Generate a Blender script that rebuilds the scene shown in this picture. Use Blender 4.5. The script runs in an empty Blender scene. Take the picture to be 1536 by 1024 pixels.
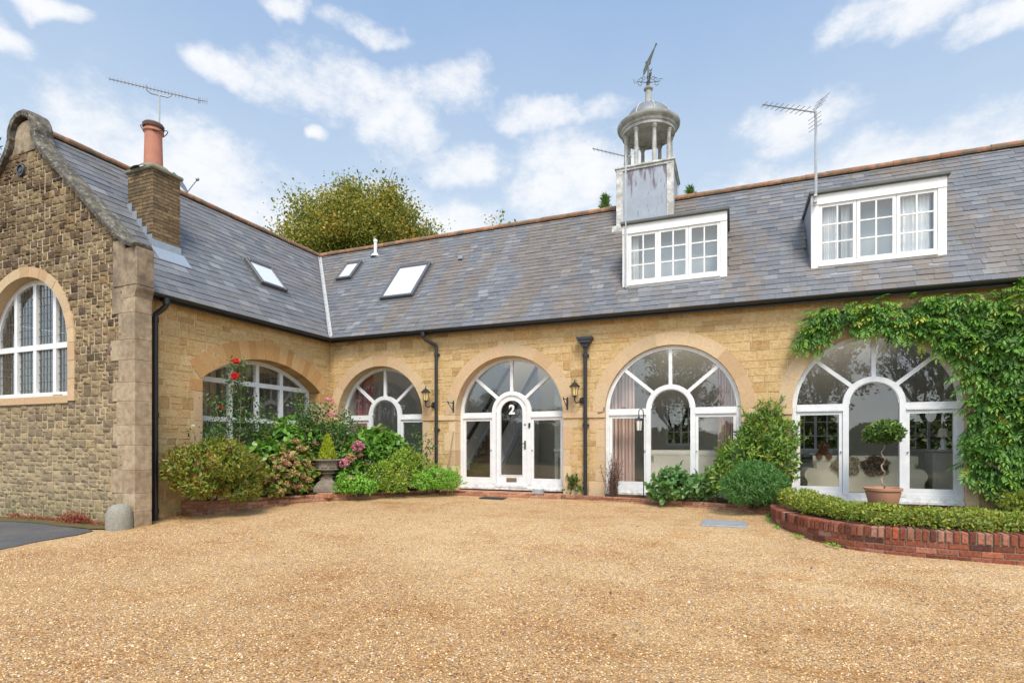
import bpy, math, random
import numpy as np
from mathutils import Matrix, Vector

# ------------------------------------------------------------------ camera, sky, sun, exposure
S = bpy.context.scene
COL = S.collection
R = math.radians
cam_d = bpy.data.cameras.new('camera')
cam = bpy.data.objects.new('camera', cam_d); COL.objects.link(cam)
CAM_H, YAW = 1.2, 21.9
cam.location = (0, 0, CAM_H); cam.rotation_euler = (R(90), 0, R(YAW))
cam_d.sensor_fit = 'HORIZONTAL'; cam_d.sensor_width = 36.0
cam_d.lens = 36.0 * 827.1 / 1536.0
cam_d.shift_y = (665.0 - 512.0) / 1536.0
cam_d.clip_start = 0.1; cam_d.clip_end = 3000
S.camera = cam
S.view_settings.view_transform = 'Standard'; S.view_settings.look = 'None'
S.view_settings.gamma = 1.0; S.view_settings.use_curve_mapping = False
S.view_settings.exposure = 0.85
S.cycles.max_bounces = 8; S.cycles.transparent_max_bounces = 16
SUN_EL, SUN_AZ = 54.0, 150.0          # azimuth clockwise from +Y: behind the camera to the right
sdir = Vector((math.sin(R(SUN_AZ)) * math.cos(R(SUN_EL)), math.cos(R(SUN_AZ)) * math.cos(R(SUN_EL)), math.sin(R(SUN_EL))))
sun_d = bpy.data.lights.new('sun', 'SUN'); sun_d.energy = 2.1; sun_d.angle = R(20); sun_d.color = (1.0, 0.91, 0.77)
sun = bpy.data.objects.new('sun', sun_d); COL.objects.link(sun)
sun.rotation_euler = sdir.to_track_quat('Z', 'Y').to_euler(); sun.location = sdir * 60

class NT:
    """tiny node helper"""
    def __init__(s, tree): s.t = tree; s.x = 0
    def n(s, typ, ins=None, **kw):
        nd = s.t.nodes.new(typ); s.x += 180; nd.location = (s.x, 0)
        for k, v in kw.items(): setattr(nd, k, v)
        for k, v in (ins or {}).items(): s.set(nd.inputs[k], v)
        return nd
    def set(s, sock, v):
        if isinstance(v, bpy.types.NodeSocket): s.t.links.new(v, sock)
        elif isinstance(v, bpy.types.Node): s.t.links.new(v.outputs[0], sock)
        else:
            if sock.type == 'RGBA' and len(v) == 3: v = (*v, 1)
            sock.default_value = v
    def math(s, op, a, b=0.0, c=None, clamp=False):
        nd = s.n('ShaderNodeMath', operation=op, use_clamp=clamp); s.set(nd.inputs[0], a); s.set(nd.inputs[1], b)
        if c is not None: s.set(nd.inputs[2], c)
        return nd.outputs[0]
    def mix(s, f, a, b, mode='MIX'):
        nd = s.n('ShaderNodeMix', data_type='RGBA', blend_type=mode, clamp_factor=True)
        s.set(nd.inputs[0], f); s.set(nd.inputs[6], a); s.set(nd.inputs[7], b); return nd.outputs[2]
    def ramp(s, f, stops, interp='LINEAR'):
        nd = s.n('ShaderNodeValToRGB'); s.set(nd.inputs[0], f); cr = nd.color_ramp; cr.interpolation = interp
        while len(cr.elements) < len(stops): cr.elements.new(0.5)
        for e, (p, c) in zip(cr.elements, stops): e.position = p; e.color = (*c, 1) if len(c) == 3 else c
        return nd.outputs[0]
    def noise(s, vec, scale, detail=4, rough=0.55, col=False):
        nd = s.n('ShaderNodeTexNoise', {'Scale': scale, 'Detail': detail, 'Roughness': rough})
        if vec is not None: s.set(nd.inputs['Vector'], vec)
        return nd.outputs[1 if col else 0]
    def rng(s, v, a, b, c=0.0, d=1.0, smooth=False):
        nd = s.n('ShaderNodeMapRange', {1: a, 2: b, 3: c, 4: d}, clamp=True)
        if smooth: nd.interpolation_type = 'SMOOTHSTEP'
        s.set(nd.inputs[0], v); return nd.outputs[0]

W = bpy.data.worlds.new("World"); S.world = W; W.use_nodes = True
W.node_tree.nodes.clear(); wn = NT(W.node_tree)
sky = wn.n('ShaderNodeTexSky', sky_type='NISHITA', sun_disc=False, sun_elevation=R(SUN_EL), sun_rotation=R(SUN_AZ),
           air_density=1.0, dust_density=0.6, ozone_density=1.0, altitude=50)
tc = wn.n('ShaderNodeTexCoord')
sp = wn.n('ShaderNodeSeparateXYZ', {0: tc.outputs['Generated']})
az = wn.math('MULTIPLY', wn.math('ARCTAN2', sp.outputs[0], sp.outputs[1]), 180 / math.pi)
el = wn.math('MULTIPLY', wn.math('ARCSINE', sp.outputs[2]), 180 / math.pi)
w1 = wn.noise(tc.outputs['Generated'], 4.5, 4, 0.6); w2 = wn.noise(tc.outputs['Generated'], 5.5, 4, 0.6)
az = wn.math('ADD', az, wn.math('MULTIPLY', wn.math('SUBTRACT', w1, 0.5), 13.0)); el = wn.math('ADD', el, wn.math('MULTIPLY', wn.math('SUBTRACT', w2, 0.5), 6.5))
# clouds: (azimuth, elevation, half width, half height) of each bank, broken up by noise
CLOUDS = [(-38.5, 32.0, 9.5, 2.6), (-33.2, 29.6, 3.6, 3.0), (-28.0, 32.6, 4.6, 2.0), (-48.2, 31.8, 2.6, 1.3), (-43.5, 36.1, 2.2, 0.7),
          (-37.3, 36.2, 3.8, 0.8), (-61.2, 30.8, 3.0, 0.8), (-64.6, 28.3, 2.2, 1.0), (-54.0, 22.5, 9.0, 4.4), (-45.9, 20.5, 9.0, 3.0),
          (-27.0, 26.6, 7.5, 1.9), (-15.5, 25.0, 6.5, 4.0), (-17.2, 30.6, 6.0, 1.3), (5.6, 27.0, 5.0, 2.2), (12.2, 22.2, 13.0, 3.2),
          (14.0, 33.0, 6.5, 1.9), (-41.7, 28.4, 1.6, 0.7), (-34.0, 21.0, 10.0, 3.0), (21.0, 30.5, 3.5, 1.2), (0.5, 21.5, 6.0, 1.8)]
mask = None
for (a0, e0, sa, se) in CLOUDS:
    da = wn.math('DIVIDE', wn.math('SUBTRACT', az, a0), sa); de = wn.math('DIVIDE', wn.math('SUBTRACT', el, e0), se)
    d2 = wn.math('ADD', wn.math('MULTIPLY', da, da), wn.math('MULTIPLY', de, de))
    b = wn.math('SUBTRACT', 1.0, d2)
    mask = b if mask is None else wn.math('MAXIMUM', mask, b)
front = wn.math('MAXIMUM', mask, -1.6)
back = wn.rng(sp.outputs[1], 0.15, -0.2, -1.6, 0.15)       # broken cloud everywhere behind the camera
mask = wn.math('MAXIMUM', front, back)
vmap = wn.n('ShaderNodeMapping', {0: tc.outputs['Generated'], 3: (1.0, 1.0, 1.7)})
n1 = wn.noise(vmap.outputs[0], 13.0, 12, 0.70); n2 = wn.noise(vmap.outputs[0], 3.5, 5, 0.5)
cl = wn.math('ADD', mask, wn.math('ADD', wn.math('MULTIPLY', wn.math('SUBTRACT', n1, 0.5), 3.7), wn.math('MULTIPLY', wn.math('SUBTRACT', n2, 0.5), 1.2)))
cov = wn.rng(cl, -0.65, 1.15, 0.0, 0.93, True)
shade = wn.rng(wn.math('ADD', cl, wn.math('MULTIPLY', n2, 2.0)), 0.8, 3.6, 1.0, 0.0)
hi = wn.rng(el, 42.0, 18.0, 0.0, 1.0)
pale = wn.mix(hi, (1.7, 2.65, 4.2), (3.9, 4.45, 4.85))
skyc = wn.mix(0.72, sky.outputs[0], pale)
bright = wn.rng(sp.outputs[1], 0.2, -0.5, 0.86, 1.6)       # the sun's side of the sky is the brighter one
cloudc = wn.mix(shade, (5.3, 5.3, 5.3), (4.5, 4.65, 4.9))
fin = wn.mix(cov, skyc, cloudc)
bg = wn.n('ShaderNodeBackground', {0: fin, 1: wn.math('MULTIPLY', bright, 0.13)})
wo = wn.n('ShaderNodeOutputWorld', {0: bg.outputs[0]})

# ------------------------------------------------------------------ helpers
rnd = random.Random(7)
def wloc(o):
    v = Vector((0, 0, 0))
    while o is not None: v += o.location; o = o.parent
    return v
def tag(o, label=None, cat=None, group=None, kind=None):
    if label: o['label'] = label
    if cat: o['category'] = cat
    if group: o['group'] = group
    if kind: o['kind'] = kind
    return o
def thing(name, loc, label, cat, group=None, kind=None):
    o = bpy.data.objects.new(name, None); COL.objects.link(o); o.location = loc; o.empty_display_size = 0.2
    return tag(o, label, cat, group, kind)
def link(name, me, mats, parent=None, origin=None):
    for m in (mats if isinstance(mats, (list, tuple)) else [mats]): me.materials.append(m)
    o = bpy.data.objects.new(name, me); COL.objects.link(o)
    off = Vector((0, 0, 0))
    if parent is not None: o.parent = parent; off = wloc(parent)
    elif origin is not None: o.location = origin; off = Vector(origin)
    if off.length > 0: me.transform(Matrix.Translation(-off))
    return o
def copy_tree(o, parent=None):
    c = o.copy(); COL.objects.link(c)
    if parent is not None: c.parent = parent
    for ch in [x for x in bpy.data.objects if x.parent == o]: copy_tree(ch, c)
    return c

FAC_Y, WING_X, GAB_Y = 12.3, -10.405, 6.62
def frame(o, u, v, n):
    M = Matrix.Identity(4)
    for i, a in enumerate((u, v, n)):
        for j in range(3): M[j][i] = a[j]
    for j in range(3): M[j][3] = o[j]
    return M
FAC = frame((0, FAC_Y, 0), (1, 0, 0), (0, 0, 1), (0, -1, 0))
WNG = frame((WING_X, 0, 0), (0, 1, 0), (0, 0, 1), (1, 0, 0))
GAB = frame((0, GAB_Y, 0), (1, 0, 0), (0, 0, 1), (0, -1, 0))
SL = 1.1855; PIT = math.atan(SL); CP, SP = math.cos(PIT), math.sin(PIT)
EX, EY, EZ = -10.185, 12.08, 4.07          # eave corner of the two roofs
RIDGE_D = 2.984; RZ = EZ + SL * RIDGE_D
RM = frame((0, EY, EZ), (1, 0, 0), (0, CP, SP), (0, -SP, CP))
RW = frame((EX, 0, EZ), (0, 1, 0), (-CP, 0, SP), (SP, 0, CP))
FLOOR = 0.06
def gz(y): return -0.05 - 0.045 * min(max(12.0 - y, 0.0), 7.5)

class MB:
    def __init__(s, T=None): s.v = []; s.f = []; s.r = []; s.mi = []; s.T = T; s.q = 0.5; s.k = 0
    def add(s, vs, fs, q=None):
        b = len(s.v)
        s.v += [tuple(s.T @ Vector(p)) for p in vs] if s.T is not None else [tuple(p) for p in vs]
        for f in fs: s.f.append([i + b for i in f]); s.r.append(s.q if q is None else q); s.mi.append(s.k)
    def box(s, x0, x1, y0, y1, z0, z1, q=None):
        s.add([(x0, y0, z0), (x1, y0, z0), (x1, y1, z0), (x0, y1, z0), (x0, y0, z1), (x1, y0, z1), (x1, y1, z1), (x0, y1, z1)],
              [(0, 3, 2, 1), (4, 5, 6, 7), (0, 1, 5, 4), (1, 2, 6, 5), (2, 3, 7, 6), (3, 0, 4, 7)], q)
    def bbox(s, x0, x1, y0, y1, z0, z1, b=0.01, q=None):
        """box whose edges are chamfered"""
        X, Y, Z = (x0, x1), (y0, y1), (z0, z1); vs = []; ix = {}
        for i in (0, 1):
            for j in (0, 1):
                for k in (0, 1):
                    sx, sy, sz = (1 - 2 * i) * b, (1 - 2 * j) * b, (1 - 2 * k) * b
                    for a, p in enumerate(((X[i], Y[j] + sy, Z[k] + sz), (X[i] + sx, Y[j], Z[k] + sz), (X[i] + sx, Y[j] + sy, Z[k]))):
                        ix[(i, j, k, a)] = len(vs); vs.append(p)
        fs = []
        for i in (0, 1):
            fs.append([ix[(i, 0, 0, 0)], ix[(i, 1, 0, 0)], ix[(i, 1, 1, 0)], ix[(i, 0, 1, 0)]])
            fs.append([ix[(0, i, 0, 1)], ix[(1, i, 0, 1)], ix[(1, i, 1, 1)], ix[(0, i, 1, 1)]])
            fs.append([ix[(0, 0, i, 2)], ix[(1, 0, i, 2)], ix[(1, 1, i, 2)], ix[(0, 1, i, 2)]])
            for j in (0, 1):
                fs.append([ix[(i, j, 0, 0)], ix[(i, j, 1, 0)], ix[(i, j, 1, 1)], ix[(i, j, 0, 1)]])
                fs.append([ix[(i, 0, j, 0)], ix[(i, 1, j, 0)], ix[(i, 1, j, 2)], ix[(i, 0, j, 2)]])
                fs.append([ix[(0, i, j, 1)], ix[(1, i, j, 1)], ix[(1, i, j, 2)], ix[(0, i, j, 2)]])
                for k in (0, 1): fs.append([ix[(i, j, k, a)] for a in range(3)])
        s.add(vs, fs, q)
    def prism(s, poly, d0, d1, q=None):
        """polygon in (u, v) extruded along n from d0 to d1"""
        n = len(poly)
        s.add([(p[0], p[1], d0) for p in poly] + [(p[0], p[1], d1) for p in poly],
              [tuple(range(n - 1, -1, -1)), tuple(range(n, 2 * n))] + [(i, (i + 1) % n, n + (i + 1) % n, n + i) for i in range(n)], q)
    def bar(s, a, b, w, d0, d1, q=None):
        dx, dy = b[0] - a[0], b[1] - a[1]; L = math.hypot(dx, dy); px, py = -dy / L * w / 2, dx / L * w / 2
        s.prism([(a[0] - px, a[1] - py), (b[0] - px, b[1] - py), (b[0] + px, b[1] + py), (a[0] + px, a[1] + py)], d0, d1, q)
    def arc(s, cx, cy, r0, r1, a0, a1, d0, d1, seg=24, q=None):
        vs, fs = [], []
        for i in range(seg + 1):
            a = a0 + (a1 - a0) * i / seg; ca, sa = math.cos(a), math.sin(a)
            vs += [(cx + r0 * ca, cy + r0 * sa, d0), (cx + r1 * ca, cy + r1 * sa, d0), (cx + r1 * ca, cy + r1 * sa, d1), (cx + r0 * ca, cy + r0 * sa, d1)]
        for i in range(seg):
            b = 4 * i
            for j in range(4): fs.append((b + j, b + (j + 1) % 4, b + 4 + (j + 1) % 4, b + 4 + j))
        fs += [(0, 1, 2, 3), (4 * seg + 3, 4 * seg + 2, 4 * seg + 1, 4 * seg)]
        s.add(vs, fs, q)
    def tube(s, pts, r, seg=8, cap=True, q=None):
        pts = [Vector(p) for p in pts]; n = len(pts); rr = r if isinstance(r, (list, tuple)) else [r] * n
        vs, fs = [], []; up = None
        for i, p in enumerate(pts):
            t = (pts[min(i + 1, n - 1)] - pts[max(i - 1, 0)]).normalized()
            if up is None:
                up = Vector((0, 0, 1)) if abs(t.z) < 0.9 else Vector((1, 0, 0))
            a = t.cross(up).normalized(); up = a.cross(t).normalized()
            for k in range(seg):
                th = 2 * math.pi * k / seg; vs.append(p + (a * math.cos(th) + up * math.sin(th)) * rr[i])
        for i in range(n - 1):
            for k in range(seg): fs.append((i * seg + k, i * seg + (k + 1) % seg, (i + 1) * seg + (k + 1) % seg, (i + 1) * seg + k))
        if cap: fs += [tuple(range(seg - 1, -1, -1)), tuple(range((n - 1) * seg, n * seg))]
        s.add(vs, fs, q)
    def lathe(s, prof, c=(0, 0, 0), seg=24, q=None, a0=0.0, a1=2 * math.pi):
        vs, fs = [], []; full = abs(a1 - a0 - 2 * math.pi) < 1e-6; m = seg if full else seg + 1
        for (r, z) in prof:
            for k in range(m):
                a = a0 + (a1 - a0) * k / seg; vs.append((c[0] + r * math.cos(a), c[1] + r * math.sin(a), c[2] + z))
        for i in range(len(prof) - 1):
            for k in range(seg):
                k2 = (k + 1) % m; fs.append((i * m + k, i * m + k2, (i + 1) * m + k2, (i + 1) * m + k))
        s.add(vs, fs, q)
    def ball(s, c, r, seg=10, q=None, sz=1.0):
        s.lathe([(max(r * math.sin(math.pi * i / 6), 1e-4), -r * sz * math.cos(math.pi * i / 6)) for i in range(7)], c, seg, q)
    def build(s, name, mats, parent=None, origin=None, smooth=False):
        me = bpy.data.meshes.new(name); me.from_pydata(s.v, [], s.f)
        a = me.attributes.new('rnd', 'FLOAT', 'FACE'); a.data.foreach_set('value', np.array(s.r, dtype=np.float32))
        me.polygons.foreach_set('material_index', np.array(s.mi, dtype=np.int32))
        if smooth:
            me.polygons.foreach_set('use_smooth', np.ones(len(s.f), dtype=bool))
            me.set_sharp_from_angle(angle=R(38))
        me.update(); return link(name, me, mats, parent, origin)

def clip(poly, nx, ny, d):
    """keep the side where nx*x + ny*y >= d"""
    out = []; n = len(poly)
    for i in range(n):
        p, q = poly[i], poly[(i + 1) % n]; a = nx * p[0] + ny * p[1] - d; b = nx * q[0] + ny * q[1] - d
        if a >= 0: out.append(p)
        if (a >= 0) != (b >= 0): t = a / (a - b); out.append((p[0] + (q[0] - p[0]) * t, p[1] + (q[1] - p[1]) * t))
    return out
def area(p): return 0.5 * abs(sum(p[i][0] * p[(i + 1) % len(p)][1] - p[(i + 1) % len(p)][0] * p[i][1] for i in range(len(p)))) if len(p) > 2 else 0

# ------------------------------------------------------------------ materials
MATS = {}
def mat(name, fn):
    if name in MATS: return MATS[name]
    m = bpy.data.materials.new(name); m.use_nodes = True; m.node_tree.nodes.clear(); t = NT(m.node_tree)
    sh = fn(t); o = t.n('ShaderNodeOutputMaterial'); t.set(o.inputs[0], sh); MATS[name] = m; return m
def rndattr(t): return t.n('ShaderNodeAttribute', attribute_name='rnd').outputs['Fac']
def pos(t): return t.n('ShaderNodeNewGeometry').outputs['Position']
def bsdf(t, col, rough=0.7, bump=None, strength=0.3, dist=0.01, metal=0.0, spec=0.5, **kw):
    ins = {'Base Color': col, 'Roughness': rough, 'Metallic': metal, 'Specular IOR Level': spec}; ins.update(kw)
    p = t.n('ShaderNodeBsdfPrincipled', ins)
    if bump is not None:
        b = t.n('ShaderNodeBump', {'Strength': strength, 'Distance': dist, 'Height': bump}); t.set(p.inputs['Normal'], b.outputs[0])
    return p.outputs[0]
def plain(name, c, rough=0.6, metal=0.0, var=0.12, scale=14, spec=0.5):
    def f(t):
        n = t.noise(pos(t), scale, 5)
        return bsdf(t, t.mix(n, [x * (1 - var) for x in c], [min(1, x * (1 + var)) for x in c]), rough, n, 0.12, 0.004, metal, spec)
    return mat(name, f)
def m_facade(t):
    q = rndattr(t); P = pos(t)
    c = t.ramp(q, [(0, (.46, .31, .145)), (.12, (.60, .43, .21)), (.35, (.66, .48, .25)), (.6, (.61, .435, .215)), (.8, (.69, .52, .295)), (.93, (.60, .385, .165)), (1, (.50, .345, .18))])
    n = t.noise(P, 22, 6, .7); n2 = t.noise(P, 1.3, 4, .6)
    c = t.mix(t.rng(n, .36, .64), t.mix(1, c, (.74, .69, .60), 'MULTIPLY'), c); c = t.mix(t.rng(t.noise(P, 5.0, 5, .7), .55, .72, 0, .6), c, t.mix(1, c, (.78, .62, .44), 'MULTIPLY'))
    c = t.mix(t.rng(n2, .5, .75, 0, .5), c, t.mix(1, c, (.80, .72, .6), 'MULTIPLY'))
    sp_ = t.rng(t.noise(P, 55, 2), .68, .74, 0, .5); c = t.mix(sp_, c, (.2, .15, .09))
    z = t.n('ShaderNodeSeparateXYZ', {0: P}).outputs[2]
    damp = t.math('MULTIPLY', t.rng(z, .75, -.1), t.rng(t.noise(P, 3.0, 4), .35, .65)); c = t.mix(t.math('MULTIPLY', damp, .8), c, (.19, .16, .085))
    return bsdf(t, c, .88, t.math('ADD', n, t.math('MULTIPLY', t.noise(P, 70, 3), .4)), .9, .016, spec=.25)
def m_gable(t):
    q = rndattr(t); P = pos(t)
    c = t.ramp(q, [(0, (.10, .07, .05)), (.14, (.24, .17, .10)), (.3, (.40, .30, .17)), (.48, (.31, .235, .14)), (.64, (.47, .36, .205)), (.78, (.35, .265, .175)), (.9, (.16, .11, .085)), (1, (.50, .36, .175))])
    z = t.n('ShaderNodeSeparateXYZ', {0: P}).outputs[2]
    n = t.noise(P, 16, 6, .7); n2 = t.noise(P, .9, 5, .6)
    c = t.mix(t.rng(n, .38, .66), t.mix(1, c, (.55, .53, .52), 'MULTIPLY'), c)
    soot = t.math('MULTIPLY', t.rng(n2, .38, .62), t.rng(z, 3.2, 5.8, .03, .76)); c = t.mix(soot, c, t.mix(1, c, (.40, .315, .28), 'MULTIPLY'))
    pal = t.math('MULTIPLY', t.rng(z, 3.4, .4), .72); c = t.mix(pal, c, t.mix(.62, c, (.52, .43, .275)))
    moss = t.math('MULTIPLY', t.rng(z, .45, -.25), t.rng(n2, .35, .6)); c = t.mix(t.math('MULTIPLY', moss, .65), c, (.15, .16, .07))
    li = t.rng(t.noise(P, 9, 3), .72, .76, 0, .6); c = t.mix(li, c, (.5, .48, .42))
    return bsdf(t, c, .92, t.math('ADD', n, t.math('MULTIPLY', t.noise(P, 45, 4), .6)), 1.0, .03, spec=.2)
def m_mortar(t):
    n = t.noise(pos(t), 30, 5); return bsdf(t, t.mix(n, (.42, .335, .21), (.58, .47, .31)), .95, n, .5, .01, spec=.2)
def m_mortar_light(t):
    n = t.noise(pos(t), 26, 5); return bsdf(t, t.mix(n, (.47, .36, .2), (.66, .52, .32)), .95, n, .4, .01, spec=.2)
def m_dressed(t):
    q = rndattr(t); P = pos(t); n = t.noise(P, 18, 6, .65)
    c = t.ramp(q, [(0, (.50, .335, .185)), (.3, (.62, .44, .275)), (.6, (.55, .42, .265)), (1, (.68, .51, .32))])
    c = t.mix(t.rng(n, .35, .7), t.mix(1, c, (.85, .82, .78), 'MULTIPLY'), c)
    st = t.rng(t.noise(P, 1.7, 5), .55, .75, 0, .35); c = t.mix(st, c, (.36, .27, .16))
    return bsdf(t, c, .85, t.math('ADD', n, t.noise(P, 60, 3)), .3, .006, spec=.25)
def m_orange(t):
    q = rndattr(t); P = pos(t); n = t.noise(P, 18, 6, .65)
    c = t.ramp(q, [(0, (.47, .26, .10)), (.5, (.56, .325, .14)), (1, (.62, .40, .19))])
    c = t.mix(t.rng(n, .35, .7), t.mix(1, c, (.82, .8, .76), 'MULTIPLY'), c)
    return bsdf(t, c, .85, n, .3, .006, spec=.25)
def m_oldstone(t):
    q = rndattr(t); P = pos(t); n = t.noise(P, 7, 7, .7); n2 = t.noise(P, 2.2, 5)
    z = t.n('ShaderNodeSeparateXYZ', {0: P}).outputs[2]
    c = t.mix(q, (.38, .30, .21), (.48, .39, .275)); c = t.mix(t.rng(n, .36, .60), t.mix(1, c, (.68, .62, .55), 'MULTIPLY'), c)
    c = t.mix(t.math('MULTIPLY', t.rng(z, 2.5, 4.5), t.rng(n2, .40, .60, .15, .85)), c, (.10, .08, .065))
    c = t.mix(t.rng(t.noise(P, 14, 3), .66, .72, 0, .5), c, (.46, .43, .35))
    return bsdf(t, c, .93, n, .8, .02, spec=.2)
def m_coping(t):
    P = pos(t); n = t.noise(P, 6, 7, .7); n2 = t.noise(P, 3.0, 4)
    c = t.ramp(n, [(.3, (.05, .045, .04)), (.5, (.105, .095, .08)), (.66, (.22, .20, .165))])
    nz = t.n('ShaderNodeSeparateXYZ', {0: t.n('ShaderNodeNewGeometry').outputs['Normal']}).outputs[2]
    c = t.mix(t.math('MULTIPLY', t.rng(nz, .2, .6), t.math('MULTIPLY', t.rng(n2, .48, .6), t.rng(t.noise(P, 19, 4), .45, .6, 0, .8))), c, (.19, .18, .10))
    c = t.mix(t.rng(t.noise(P, 16, 4), .58, .66, 0, .7), c, (.36, .345, .29))
    return bsdf(t, c, .95, n, .9, .03, spec=.2)
def m_slate(t, stain):
    q = rndattr(t); P = pos(t)
    c = t.ramp(q, [(0, (.112, .116, .128)), (.2, (.158, .164, .178)), (.45, (.134, .139, .153)), (.72, (.190, .197, .212)), (.9, (.15, .154, .16)), (1, (.25, .255, .265))])
    mp = t.n('ShaderNodeMapping', {0: P, 3: (1.25, .30, .30)})
    n = t.noise(mp.outputs[0], .85, 6, .62); n2 = t.noise(P, 9, 5, .7); mp3 = t.n('ShaderNodeMapping', {0: P, 3: (3.2, .30, .30)}); n3 = t.noise(mp3.outputs[0], 1.3, 6, .7)
    st = t.math('MULTIPLY', t.rng(t.math('ADD', n, t.math('MULTIPLY', t.math('SUBTRACT', q, .5), .07)), .47, .58, 0, stain), t.rng(n2, .3, .55, .35, 1))
    c = t.mix(st, c, (.19, .135, .085))
    c = t.mix(t.rng(n3, .56, .68, 0, stain * .8), c, (.125, .115, .05))
    c = t.mix(t.rng(t.noise(P, 17, 4), .63, .72, 0, .55), c, (.38, .38, .38))
    return bsdf(t, c, t.rng(n2, .3, .7, .36, .6), n2, .35, .008, spec=.38)
def m_glass(t):
    g_ = t.n('ShaderNodeNewGeometry'); dt = t.n('ShaderNodeVectorMath', operation='DOT_PRODUCT'); t.set(dt.inputs[0], g_.outputs['Normal']); t.set(dt.inputs[1], g_.outputs['Incoming']); f = t.math('ADD', t.math('MULTIPLY', t.math('POWER', t.math('SUBTRACT', 1.0, t.math('ABSOLUTE', dt.outputs['Value'])), 4.0), .9), .10, clamp=True)
    P = pos(t); w = t.noise(P, 1.6, 2); b = t.n('ShaderNodeBump', {'Strength': .06, 'Distance': .02, 'Height': w})
    g = t.n('ShaderNodeBsdfGlossy', {'Color': (1, 1, 1), 'Roughness': .003, 'Normal': b.outputs[0]}); tr = t.n('ShaderNodeBsdfTransparent', {'Color': (.97, .98, .975)})
    m = t.n('ShaderNodeMixShader', {0: f}); t.set(m.inputs[1], tr.outputs[0]); t.set(m.inputs[2], g.outputs[0]); return m.outputs[0]
def m_white(t):
    P = pos(t); n = t.noise(P, 5, 5); n2 = t.noise(P, 40, 4)
    c = t.mix(t.rng(n, .35, .7), (.68, .69, .70), (.79, .80, .80)); c = t.mix(t.rng(n2, .66, .75, 0, .35), c, (.5, .48, .43)); zz = t.n('ShaderNodeSeparateXYZ', {0: P}).outputs[2]; c = t.mix(t.math('MULTIPLY', t.rng(zz, .26, .08), t.rng(t.noise(P, 11, 5, .7), .42, .62, 0, .75)), c, (.36, .34, .29))
    return bsdf(t, c, .38, n2, .05, .002)
def m_oldwhite(t):
    P = pos(t); n = t.noise(P, 4, 6, .7); n2 = t.noise(P, 30, 4)
    c = t.mix(t.rng(n, .35, .65), (.74, .74, .72), (.83, .83, .82)); c = t.mix(t.rng(n2, .64, .72, 0, .5), c, (.40, .37, .32))
    return bsdf(t, c, .6, n2, .2, .004)
def m_cupstone(t):
    P = pos(t); n = t.noise(P, 4, 6, .7)
    c = t.ramp(n, [(.3, (.20, .195, .175)), (.5, (.38, .375, .345)), (.7, (.54, .535, .50))])
    return bsdf(t, c, .75, n, .3, .008)
def m_lead(t):
    P = pos(t); n = t.noise(P, 3.5, 6, .7); mp = t.n('ShaderNodeMapping', {0: P, 3: (4.5, 4.5, .8)}); n2 = t.noise(mp.outputs[0], 2.2, 5, .6)
    c = t.mix(n, (.23, .26, .30), (.40, .43, .47)); zz = t.n('ShaderNodeSeparateXYZ', {0: P}).outputs[2]; c = t.mix(t.rng(t.math('ADD', n2, t.rng(zz, 7.5, 8.3, -.06, .10)), .53, .62, 0, .85), c, (.13, .09, .10))
    return bsdf(t, c, .5, n, .2, .006, .25)
def m_leadplain(t):
    n = t.noise(pos(t), 6, 6, .6); return bsdf(t, t.mix(n, (.22, .25, .29), (.40, .43, .48)), .45, n, .2, .006, .3)
def m_darklead(t):
    n = t.noise(pos(t), 6, 6, .6); return bsdf(t, t.mix(n, (.055, .062, .06), (.14, .15, .14)), .55, n, .3, .006, .1)
def m_black(t):
    n = t.noise(pos(t), 12, 5); return bsdf(t, t.mix(n, (.012, .013, .016), (.035, .036, .04)), .38, n, .1, .003)
def m_brick(t):
    q = rndattr(t); P = pos(t)
    c = t.ramp(q, [(0, (.075, .04, .04)), (.14, (.19, .065, .042)), (.35, (.33, .105, .06)), (.6, (.27, .085, .052)), (.8, (.40, .155, .10)), (.95, (.46, .24, .175)), (1, (.50, .115, .045))])
    n = t.noise(P, 28, 5, .7); c = t.mix(t.rng(n, .36, .66), t.mix(1, c, (.5, .47, .46), 'MULTIPLY'), c)
    c = t.mix(t.rng(t.noise(P, 5.5, 4), .58, .72, 0, .55), c, (.085, .08, .045))
    return bsdf(t, c, .85, n, .6, .008, spec=.25)
def m_oldbrick(t):
    q = rndattr(t); P = pos(t)
    c = t.ramp(q, [(0, (.28, .12, .07)), (.4, (.50, .24, .145)), (.75, (.56, .31, .20)), (1, (.42, .175, .105))])
    n = t.noise(P, 24, 5, .7); c = t.mix(t.rng(n, .36, .66), t.mix(1, c, (.55, .52, .5), 'MULTIPLY'), c)
    c = t.mix(t.rng(t.noise(P, 4, 4), .58, .72, 0, .5), c, (.12, .11, .055))
    return bsdf(t, c, .88, n, .6, .008, spec=.25)
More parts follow.
